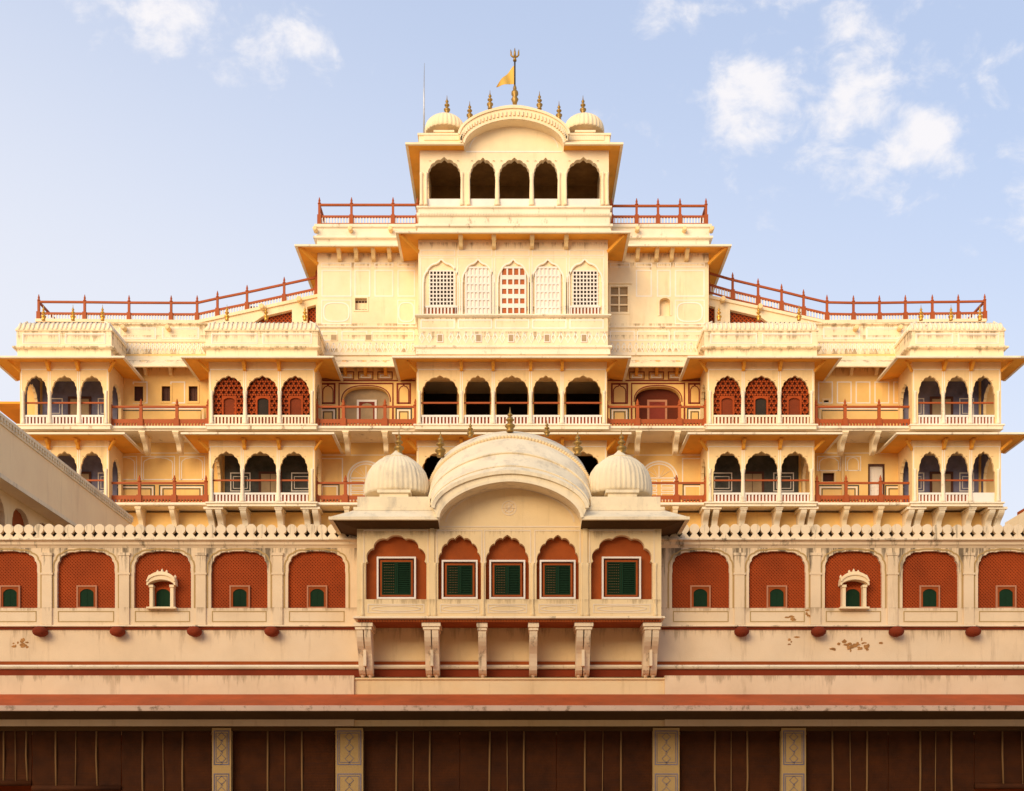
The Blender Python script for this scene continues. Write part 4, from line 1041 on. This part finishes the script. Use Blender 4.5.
# cornice and pierced parapet with round heads
for a, b in ((-290, 360), (659, 1310)):
    m = MB(); m.sweep([(xw(a), DW), (xw(b), DW)], [(.0, zw(539)), (.22, zw(539.4)), (.24, zw(541)), (.12, zw(542.4)), (.1, zw(545)), (.05, zw(546)), (0, zw(548)), (-.3, zw(548)), (-.3, zw(539))]); m.build('cornice', 'pinkdirty', wing)
    m = MB(); pitch = 10.12; n = int((b - a) / pitch); y0, y1 = DW - .02, DW + .16
    for i in range(n):
        c = xw(a + pitch * (i + .5)); r = pitch * DW / F / 2; z0, z1 = zw(539), zw(524.4); zc = z1 - r * .98
        u = DW / F; zc = zw(529.1); r = 4.85 * u; jz = random.uniform(-.014, .014); sc_ = random.uniform(.97, 1.0)
        pts = [(c + r * sc_ * math.cos(R(t)), zc + jz + r * sc_ * math.sin(R(t))) for t in range(-48, 229, 12)]
        low = [(c - 1.9 * u, zw(533.6)), (c - 4.9 * u, zw(537.2)), (c - 5.02 * u, z0), (c + 5.02 * u, z0), (c + 4.9 * u, zw(537.2)), (c + 1.9 * u, zw(533.6))]
        m.plate(pts + low, [], y0 + random.uniform(-.01, .01), y1)
    m.box(xw(a), xw(b), DW - .03, DW + .17, zw(539.3), zw(537.4))
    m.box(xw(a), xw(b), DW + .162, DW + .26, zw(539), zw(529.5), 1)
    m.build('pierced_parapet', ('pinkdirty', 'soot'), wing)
# bands, beam ends and mouldings under the niches
for a, b in ((-290, 357), (661.5, 1310)):
    m = MB(); m.sweep([(xw(a), DW), (xw(b), DW)], [(0, zw(625.3)), (.14, zw(625.5)), (.15, zw(626.8)), (.02, zw(627.4)), (0, zw(627.4))]); m.build('ledge', 'pinkdirty', wing)
    m = MB(); m.box(xw(a), xw(b), DW - .05, DW + .001, zw(629.6), zw(627.2)); m.build('painted_band', 'maroon', wing)
m = MB(); m.box(xw(-290), xw(1310), DW - .03, DW + .002, zw(665), zw(661.5)); m.build('painted_band', 'niche_red', wing)
m = MB(); m.sweep([(xw(-290), DW), (xw(1310), DW)], [(0, zw(665)), (.1, zw(665.2)), (.15, zw(667)), (.1, zw(668.8)), (0, zw(669.2))]); m.build('moulding', 'ledge', wing)
m = MB(); m.box(xw(-290), xw(1310), DW - .02, DW + .002, zw(676.8), zw(669.4)); m.build('painted_band', 'maroon', wing)
for e in (42.5, 119.4, 196, 273, 740.5, 817, 894.5, 971, -34, 1048, -111, -188, 1125, 1202):
    s = MB(); s.lathe(0, 0, [(.22, 0), (.26, .1), (.27, .3), (.2, .42), (.08, .46)], 14); s.v = [(xw(e) + x * .95, DW - z, zw(632.5) + y * .68) for x, y, z in s.v]; s.build('beam_end', 'maroon', wing)
rp = random.Random(5)
for px, py, W_, H_, n in ((856, 645, 22, 7, 26), (20, 644, 13, 6, 12), (812, 614, 8, 6, 8), (793, 618, 7, 3, 5), (790, 642, 10, 6, 4)):
    pm = MB()
    for q in range(n):
        ox, oy = rp.gauss(0, .45) * W_, rp.gauss(0, .42) * H_; ww, hh = rp.uniform(.8, 3.6), rp.uniform(.8, 2.6)
        pts = [(xw(px + ox + ww * rp.uniform(.5, 1) * math.cos(t)), zw(py + oy + hh * rp.uniform(.5, 1) * math.sin(t))) for t in [2 * math.pi * u / 18 for u in range(18)]]
        pm.plate(pts, [], DW - .004 - .0012 * q * (1 if n > 4 else 1), DW + .001)
    pm.build('bare_plaster_patch', 'patch', fw)
# low plinth course above the canopy
for a, b in ((-290, 355.3), (663.5, 1310)): m = MB(); m.box(xw(a), xw(b), DW - .42, DW + .3, 4.7, zw(676.8)); m.build('plinth_course', 'pink', wing)
m = MB(); m.box(xw(355.3) + .002, xw(663.5) - .002, DW - .30, DW + .3, 4.7, zw(679)); m.sweep([(xw(355.3) + .002, DW - .3), (xw(663.5) - .002, DW - .3)], [(0, zw(678.6)), (.06, zw(678.8)), (.06, zw(680.5)), (0, zw(680.6))]); m.build('plinth_course', 'orielcream', wing)
# red canopy over the arcade
zi, zo = Z(694.3, DW - .42), Z(706, 42.7)
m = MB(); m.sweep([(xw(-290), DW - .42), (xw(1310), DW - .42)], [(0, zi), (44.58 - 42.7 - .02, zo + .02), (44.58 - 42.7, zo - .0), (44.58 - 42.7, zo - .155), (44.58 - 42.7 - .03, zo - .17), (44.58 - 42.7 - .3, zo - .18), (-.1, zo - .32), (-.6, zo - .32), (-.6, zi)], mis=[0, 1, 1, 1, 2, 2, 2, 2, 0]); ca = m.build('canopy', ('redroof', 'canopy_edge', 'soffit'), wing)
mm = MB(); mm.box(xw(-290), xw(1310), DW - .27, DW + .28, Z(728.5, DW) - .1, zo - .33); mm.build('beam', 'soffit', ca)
pil = [(212, 231), (335.5, 363), (653, 679.5), (781.5, 806)]
DPi = DW - .32
for a, b in pil + [(-120, -95), (1110, 1135)]:
    m = MB(); x0, x1 = X(a, DPi), X(b, DPi); m.box(x0, x1, DPi, DPi + .7, 0, Z(728, DPi)); m.box(x0 - .08, x1 + .08, DPi - .08, DPi + .7, 0, .6)
    po = m.build('pilaster', 'pilaster', wing)
    f = MB(); y0, y1 = DPi - .012, DPi + .002
    for z0, z1 in ((765, 730.5), (809, 773.5)):
        f.frame(x0 + .06, x1 - .06, Z(z0, DPi), Z(z1, DPi), y0, y1, .035); f.frame(x0 + .13, x1 - .13, Z(z0 - 2.4, DPi), Z(z1 + 2.4, DPi), y0, y1, .02)
        cxm = (x0 + x1) / 2; zm = (Z(z0, DPi) + Z(z1, DPi)) / 2
        for dz in (-.38, 0, .38):
            f.ribbon([(cxm, zm + dz - .15), (cxm + .15, zm + dz), (cxm, zm + dz + .15), (cxm - .15, zm + dz), (cxm, zm + dz - .15)], .02, y0, y1)
            f.ribbon([(cxm - .04, zm + dz - .19), (cxm + .04, zm + dz - .19), (cxm, zm + dz - .1)], .02, y0, y1)
    f.build('painted_border', 'mural', po)
m = MB(); m.box(xw(-290), xw(1310), DW + 3.0, DW + 3.3, 0, 4.6); m.build('arcade_wall', 'niche_red', wing)
# hanging reed blinds
DBl = DW - .05
blinds = [(-58, 31.5, [4, 27], 783, 'far-left brown reed blind with a rolled bottom, cut by the picture edge'),
          (32.3, 121, [56, 97], 788, 'brown reed blind with a rolled bottom, second from the left end'),
          (121.6, 211, [143, 183], 830, 'brown reed blind directly left of the narrow leftmost pilaster'),
          (232, 334.6, [268, 302], 826, 'brown reed blind between the two left-hand painted pilasters'),
          (364, 459.5, [397, 430], 832, 'brown reed blind directly right of the wide pilaster under the left dome'),
          (460, 556, [490, 524], 829, 'middle brown reed blind under the centre of the oriel'),
          (556.6, 652.4, [585, 621], 833, 'brown reed blind directly left of the pilaster below the right dome'),
          (680.2, 781, [715, 747], 828, 'brown reed blind between the two right-hand painted pilasters'),
          (806.6, 888, [832, 867], 831, 'brown reed blind directly right of the rightmost pilaster'),
          (888.6, 974, [920, 951], 827, 'brown reed blind second from the right end, hanging full length'),
          (974.6, 1064, [1002, 1040], 786, 'far-right brown reed blind with its bottom rolled up')]
for i, (a, b, tp, yb, lab) in enumerate(blinds):
    x0, x1 = X(a, DBl), X(b, DBl); zt = Z(726, DBl); zbm = Z(yb, DBl)
    t = thing('reed_blind', lab, 'blind', ((x0 + x1) / 2, DBl, zbm), 'reed blinds hung in the arcade')
    m = MB(); n = int((zt - zbm) / .055); ph = random.random() * 6
    for k in range(n):
        z = zt - (zt - zbm) * k / n; sag = .02 * math.sin(k * .23 + ph); m.box(x0, x1, DBl + sag, DBl + sag + .012, z - (zt - zbm) / n + .010, z)
    m.box(x0, x1, DBl + .032, DBl + .036, zbm, zt)
    m.build('reed_sheet', 'blind', t)
    for q in tp:
        s = MB(); s.tube([(X(q, DBl), DBl - .03, zt), (X(q, DBl) + random.uniform(-.02, .02), DBl - .04, (zt + zbm) / 2), (X(q, DBl) + random.uniform(-.05, .05), DBl - .03, zbm)], .034, 6); s.build('tape', 'tape', t)
    cxm = (X(tp[0], DBl) + X(tp[1], DBl)) / 2; s = MB(); s.tube([(cxm, DBl - .04, zt + .06), (cxm + random.uniform(-.05, .05), DBl - .06, zbm)], .015, 6); s.build('cord', 'tape', t)
    s = MB(); s.tube([(x0, DBl, zbm), (x1, DBl, zbm)], .10 if yb < 800 else .05, 10); s.build('bottom_roll', 'blind', t)
    for q in (x0 + .05, cxm):
        s = MB(); s.tube([(q, DBl - .04, zt), (q, DBl - .12, zt + .1), (q, DBl - .05, zt + .22)], .03, 6); s.build('hook', 'iron', t)

# ================================================================== THE ORIEL ON THE FRONT WING
DO = 43.6
xo = lambda p: X(p, DO); zo_ = lambda p: Z(p, DO)
ori = thing('projecting_oriel', 'projecting cream oriel with five green shuttered windows, curved roof and two ribbed domes', 'oriel', (xo(509), DO, zo_(620)))
opsO = [(365.5, 426.5), (438, 481), (485.6, 529), (536.5, 579), (591, 652.5)]
hs = []
for i, (a, b) in enumerate(opsO):
    if i in (0, 4): hs.append(arch(xo(a), xo(b), zo_(599.3), zo_(563), zo_(535), lobes=5, depth=.12, e=2.1))
    else: hs.append(arch(xo(a), xo(b), zo_(599.3), zo_(563), zo_(536), lobes=7, depth=.075, tip=.04))
outer = [(xo(661.3), zo_(617)), (xo(661.3), zo_(520))] + arc(xo(440), xo(580), zo_(520), zo_(483))[::-1] + [(xo(357), zo_(520)), (xo(357), zo_(617))]
m = MB(); m.plate(outer, hs, DO, DO + .3)
for xa in (xo(357), xo(661.3) - .3): m.box(xa, xa + .3, DO + .3, DW + 3, zo_(617), zo_(520))
m.box(xo(357) + .3, xo(661.3) - .3, DO + .55, DW + 3, zo_(617), zo_(520))
ow = m.build('wall', 'orielcream', ori)
for i, (a, b) in enumerate(opsO):
    m = MB(); m.box(xo(a) - .06, xo(b) + .06, DO + .28, DO + .34, zo_(600), zo_(533)); pn = m.build('niche_panel', 'niche_red', ori)
    c = (a + b) / 2; hw = 19.6 if i in (0, 4) else 18; yt_ = 556 if i in (0, 4) else 559.3
    x0, x1, z0, z1 = xo(c - hw), xo(c + hw), zo_(598.3), zo_(yt_)
    f = MB(); f.frame(x0, x1, z0, z1, DO + .10, DO + .28, .058); f.frame(x0 + .11, x1 - .11, z0 + .085, z1 - .11, DO + .16, DO + .279, .06, 1)
    wo = f.build('window', ('white', 'niche_red'), pn)
    xa, xz, za, zz = x0 + .16, x1 - .16, z0 + .13, z1 - .16; xm = (xa + xz) / 2
    for u in (0, 1):
        l0, l1 = (xa, xm + .004)[u], (xm - .004, xz)[u]
        s = MB(); s.frame(l0, l1, za, zz, DO + .17, DO + .215, .055); s.box(l0 + .05, l1 - .05, DO + .225, DO + .235, za, zz)
        for k in range(16):
            z = za + .06 + (zz - za - .12) * (k + .5) / 16
            s.add([(l0 + .05, DO + .18, z - .025), (l1 - .05, DO + .18, z - .025), (l1 - .05, DO + .215, z + .02), (l0 + .05, DO + .215, z + .02), (l0 + .05, DO + .185, z - .03), (l1 - .05, DO + .185, z - .03), (l1 - .05, DO + .22, z + .015), (l0 + .05, DO + .22, z + .015)], [(0, 1, 2, 3), (7, 6, 5, 4), (0, 4, 5, 1), (3, 2, 6, 7)])
        if u == 0:
            for k in range(6):
                for h_ in range(11): q = l0 + .09 + (l1 - l0 - .18) * k / 5; z = za + .1 + (zz - za - .2) * h_ / 10; s.box(q - .010, q + .010, DO + .160, DO + .172, z - .010, z + .010, 1)
        s.build('shutter', ('green', 'tape'), pn)
# columns, pilasters and panel lines
for e in (362.5, 429.5, 435, 483.3, 532.8, 582, 587.6, 655.5): m = MB(); column(m, xo(e), DO - .005, zo_(617), zo_(563), .05); m.build('column', 'orielcream', ori)
for a, b in ((426.5, 438), (579, 591)): m = MB(); m.box(xo(a + 3.6), xo(b - 3.6), DO - .05, DO + .001, zo_(616), zo_(524)); m.build('pilaster_strip', 'orielcream', ori)
li = MB(); y0, y1 = DO - .014, DO + .002
for i, (a, b) in enumerate(opsO):
    q0, q1 = {0: (364, 428), 1: (437, 481.8), 2: (484.5, 530.5), 3: (534.8, 580), 4: (589.6, 654)}[i]
    li.ribbon([(xo(q0), zo_(563)), (xo(q0), zo_(530.5)), (xo(q1), zo_(530.5)), (xo(q1), zo_(563))], .045, y0, y1)
    li.frame(xo(a + 2), xo(b - 2), zo_(613), zo_(604), y0, y1, .035)
    pts = [(xo((a + b) / 2 + (b - a) * .40 * math.cos(t)), zo_(608.5) + .09 * math.sin(t)) for t in [2 * math.pi * q / 30 for q in range(31)]]; li.ribbon(pts, .03, y0, y1)
li.box(xo(440), xo(580), y0, y1, zo_(527.3), zo_(526.2))
li.ribbon(arc(xo(446), xo(574), zo_(522), zo_(488)), .05, y0, y1)
for rr in (.24, .14): li.ribbon([(xo(509) + rr * math.cos(R(t)), zo_(508) + rr * math.sin(R(t))) for t in range(0, 361, 15)], .035, y0, y1)
for t in range(0, 360, 45): li.bar((xo(509), DO - .006, zo_(508)), (xo(509) + .2 * math.cos(R(t)), DO - .006, zo_(508) + .2 * math.sin(R(t))), .04, .012)
li.build('painted_border', 'line_soft', ow)
m = MB(); m.sweep([(xo(357), DW), (xo(357), DO), (xo(661.3), DO), (xo(661.3), DW)], [(-.4, zo_(616.4)), (.10, zo_(616.6)), (.12, zo_(618.4)), (.08, zo_(619.2)), (.02, zo_(619.3)), (-.4, zo_(619.3))]); m.build('ledge', 'pinkdirty', ori)
m = MB(); m.box(xo(357) + .02, xo(661.3) - .02, DO + .02, DW - .06, zo_(622.2), zo_(619.3)); n = 110
for i in range(n):
    c = xo(357.5) + (xo(660.8) - xo(357.5)) * (i + .5) / n; m.box(c - .028, c + .028, DO - .03, DO + .02, zo_(622), zo_(620))
m.build('painted_band', 'niche_red', ori)
m = MB(); m.box(xo(357) + .3, xo(661.3) - .3, DW - .012, DW + .001, zw(660.5), zw(622)); m.build('back_panel', 'orielcream', ori)
for e, dbl in ((363, True), (431, True), (482, False), (533.5, False), (584, True), (652.5, True)):
    m = MB()
    for t in ((-.13, .13) if dbl else (0,)): bracket_mb(m, xo(e) + t, .22 if dbl else .27, DW - .16, DO + .1, zo_(622.2), Z(676.5, DW - .2), cap=not dbl)
    if dbl:
        m.box(xo(e) - .32, xo(e) + .32, DO + .03, DW - .16, zo_(626), zo_(622.3)); m.box(xo(e) - .28, xo(e) + .28, DO + .07, DW - .16, zo_(629), zo_(626.6))
        m.box(xo(e) - .05, xo(e) + .05, DO + .5, DW - .16, zo_(664), zo_(629))
    for t in ((-.13, .13) if dbl else (0,)): m.lathe(xo(e) + t, DW - .32, [(.04, Z(679, DW)), (.11, Z(675, DW)), (.06, Z(671, DW))], 8)
    m.build('bracket', 'pinkdirty', ori)
rows = [(DO - .80, 76.3, 509.5, 472.4), (DO - .25, 79, 506, 466), (DO + .5, 80.5, 499, 453), (DO + 1.1, 80.5, 492, 442), (DO + 1.6, 79.5, 486, 436.8), (DO + 2.3, 78.5, 480, 433), (DO + 3.2, 77, 476, 431), (DO + 4.4, 74, 480, 434)]
ring = curved_roof(ori, DO, DW + 2.6, xo(357), xo(661.3), 510, 72, 519.5, 482, 507.6, 471.6, .85, rows, 'dome', 'soffit', 'dome', 331, 687, zo_(529), 509.5)
m = MB(); m.tube([(x, y - .03, z + .01) for x, y, z in ring[2]], .045, 6); m.build('moulding', 'dome', ori)
m = MB(); m.tube([(x, y - .02, z + .01) for x, y, z in ring[1]], .03, 6); m.build('moulding', 'dome', ori)
bd = MB()
pts = arc(X(510 - 79.3, DO + 1.55), X(510 + 79.3, DO + 1.55), Z(486, DO + 1.55), Z(437.4, DO + 1.55), k=72)
for x, z in pts: bd.lathe(x, DO + 1.52, [(.01, z - .075), (.075, z - .03), (.08, z + .03), (.01, z + .085)], 8)
bd.build('bead_border', 'bronze', ori) if False else bd.build('bead_border', 'orielcream', ori)
for a, b in ((357, 431), (590, 661.3)): pl_ = MB(); pl_.box(xo(a + .5), xo(b - 1), DO - .05, DO + 3.4, zo_(509), zo_(497)); pl_.box(xo(a - 1), xo(b), DO - .12, DO + 3.5, zo_(511), zo_(508.6)); pl_.build('dome_plinth', 'dome', ori)
for cxp in (397, 619.5):
    Dd = DO + 1.5; r = X(512 + 32, Dd)
    d = dome(ori, X(cxp, Dd), Dd, Z(497, Dd), r, Z(455, Dd) - Z(497, Dd), (X(512 + 14.5, DO), zo_(497), zo_(487.5)), ribs=40)
    finial(X(cxp + 2, Dd), Dd, Z(454, Dd), Z(430, Dd) - Z(454, Dd), d, fat=1.05)
for p, y0, y1 in ((440.5, 457, 431), (470.5, 437, 420.5), (510, 432, 407), (547, 436, 420), (577.7, 455, 430)):
    finial(X(p, DO + 2.3), DO + 2.3, Z(y0, DO + 2.3), Z(y1, DO + 2.3) - Z(y0, DO + 2.3), ori, fat=1.05)

# ================================================================== SIDE WINGS OF THE COURT
XS = -18.9
sw = thing('side_wing', 'receding cream wing at left with a sloping coping line and red arched niches', 'building', (XS, 48, 0))
zt, zl = Z(415, 47.3), Z(476, 47.3)
m = MB(); m.box(XS - .35, XS, 45.7, 63.5, zl, zt - .35); m.box(XS - 6, XS - .35, 45.7, 63.5, zl, zl + .2); m.build('parapet', 'warm_wall', sw)
m = MB(); m.box(XS - .4, XS + .12, 45.7, 63.5, zt - .12, zt); m.box(XS - .35, XS + .05, 45.7, 63.5, zt - .35, zt - .12)
k = 0; y = 45.7
while y < 63.4: m.box(XS + .05, XS + .11, y, y + .14, zt - .26, zt - .121); y += .28
m.box(XS, XS + .05, 45.7, 63.5, zl - .08, zl + .08); m.build('coping', 'dome', sw)
hs = [arch(c, c + 1.85, zl - 4.2, zl - 1.25, zl - .3, lobes=7, depth=.03, e=2.6) for c in (47.75 + 2.55 * i for i in range(6))]
m = MB(); m.plate(rect(45.7, 63.5, 0, zl), hs, XS - 1.15, XS - .75, axis='x'); m.box(XS - 6, XS - 1.2, 45.7, 63.5, 0, zl - .01); m.build('wall', 'orielcream', sw)
m = MB(); m.box(XS - 1.12, XS - .95, 45.8, 62.8, zl - 4.5, zl - .1); m.build('niche_panel', 'niche_red', sw)
XE = 20.1
se = thing('side_wing', 'low cream roof slope with a red tip at the far right edge', 'building', (XE, 50, 0))
m = MB(); zt2 = Z(511, 50.2); m.add([(XE, 45.7, zt2), (XE, 52.2, zt2), (XE + 8, 52.2, zt2 + 1.2), (XE + 8, 45.7, zt2 + 1.2), (XE, 45.7, 0), (XE, 52.2, 0), (XE + 8, 52.2, 0), (XE + 8, 45.7, 0)], [(0, 1, 2, 3), (0, 1, 5, 4), (1, 2, 6, 5), (2, 3, 7, 6), (3, 0, 4, 7), (4, 5, 6, 7)]); m.build('wall', 'cream_top', se)
m = MB(); m.box(XE + .5, XE + 8, 50.3, 52.2, zt2 + .1, zt2 + .42); m.build('roof_ridge', 'niche_red', se)

# unseen range added behind the viewer, its height set to shade the lower front
op = thing('added_shade_range', 'cream range with red arched niches closing the court opposite the palace', 'building', (0, -14, 0))
m = MB(); hs = [arch(-58 + 4.6 * i, -58 + 4.6 * i + 2.6, z0, z0 + 2.2, z0 + 3.2, lobes=7, depth=.04, e=2.6) for i in range(25) for z0 in (1.0, 7.5, 14, 20.5)]
m.plate(rect(-62, 62, 0, 26), hs, -14.4, -14); m.box(-62, 62, -24, -14.8, 0, 25.8); m.build('wall', 'orielcream', op)
m = MB(); m.box(-61.8, 61.8, -14.75, -14.6, .2, 25.7); m.build('niche_panel', 'niche_red', op)
m = MB(); m.sweep([(62, -14), (-62, -14)], [(0, 25.4), (.9, 25.2), (.9, 25.3), (0, 25.7)]); m.build('eave', 'ochre', op)
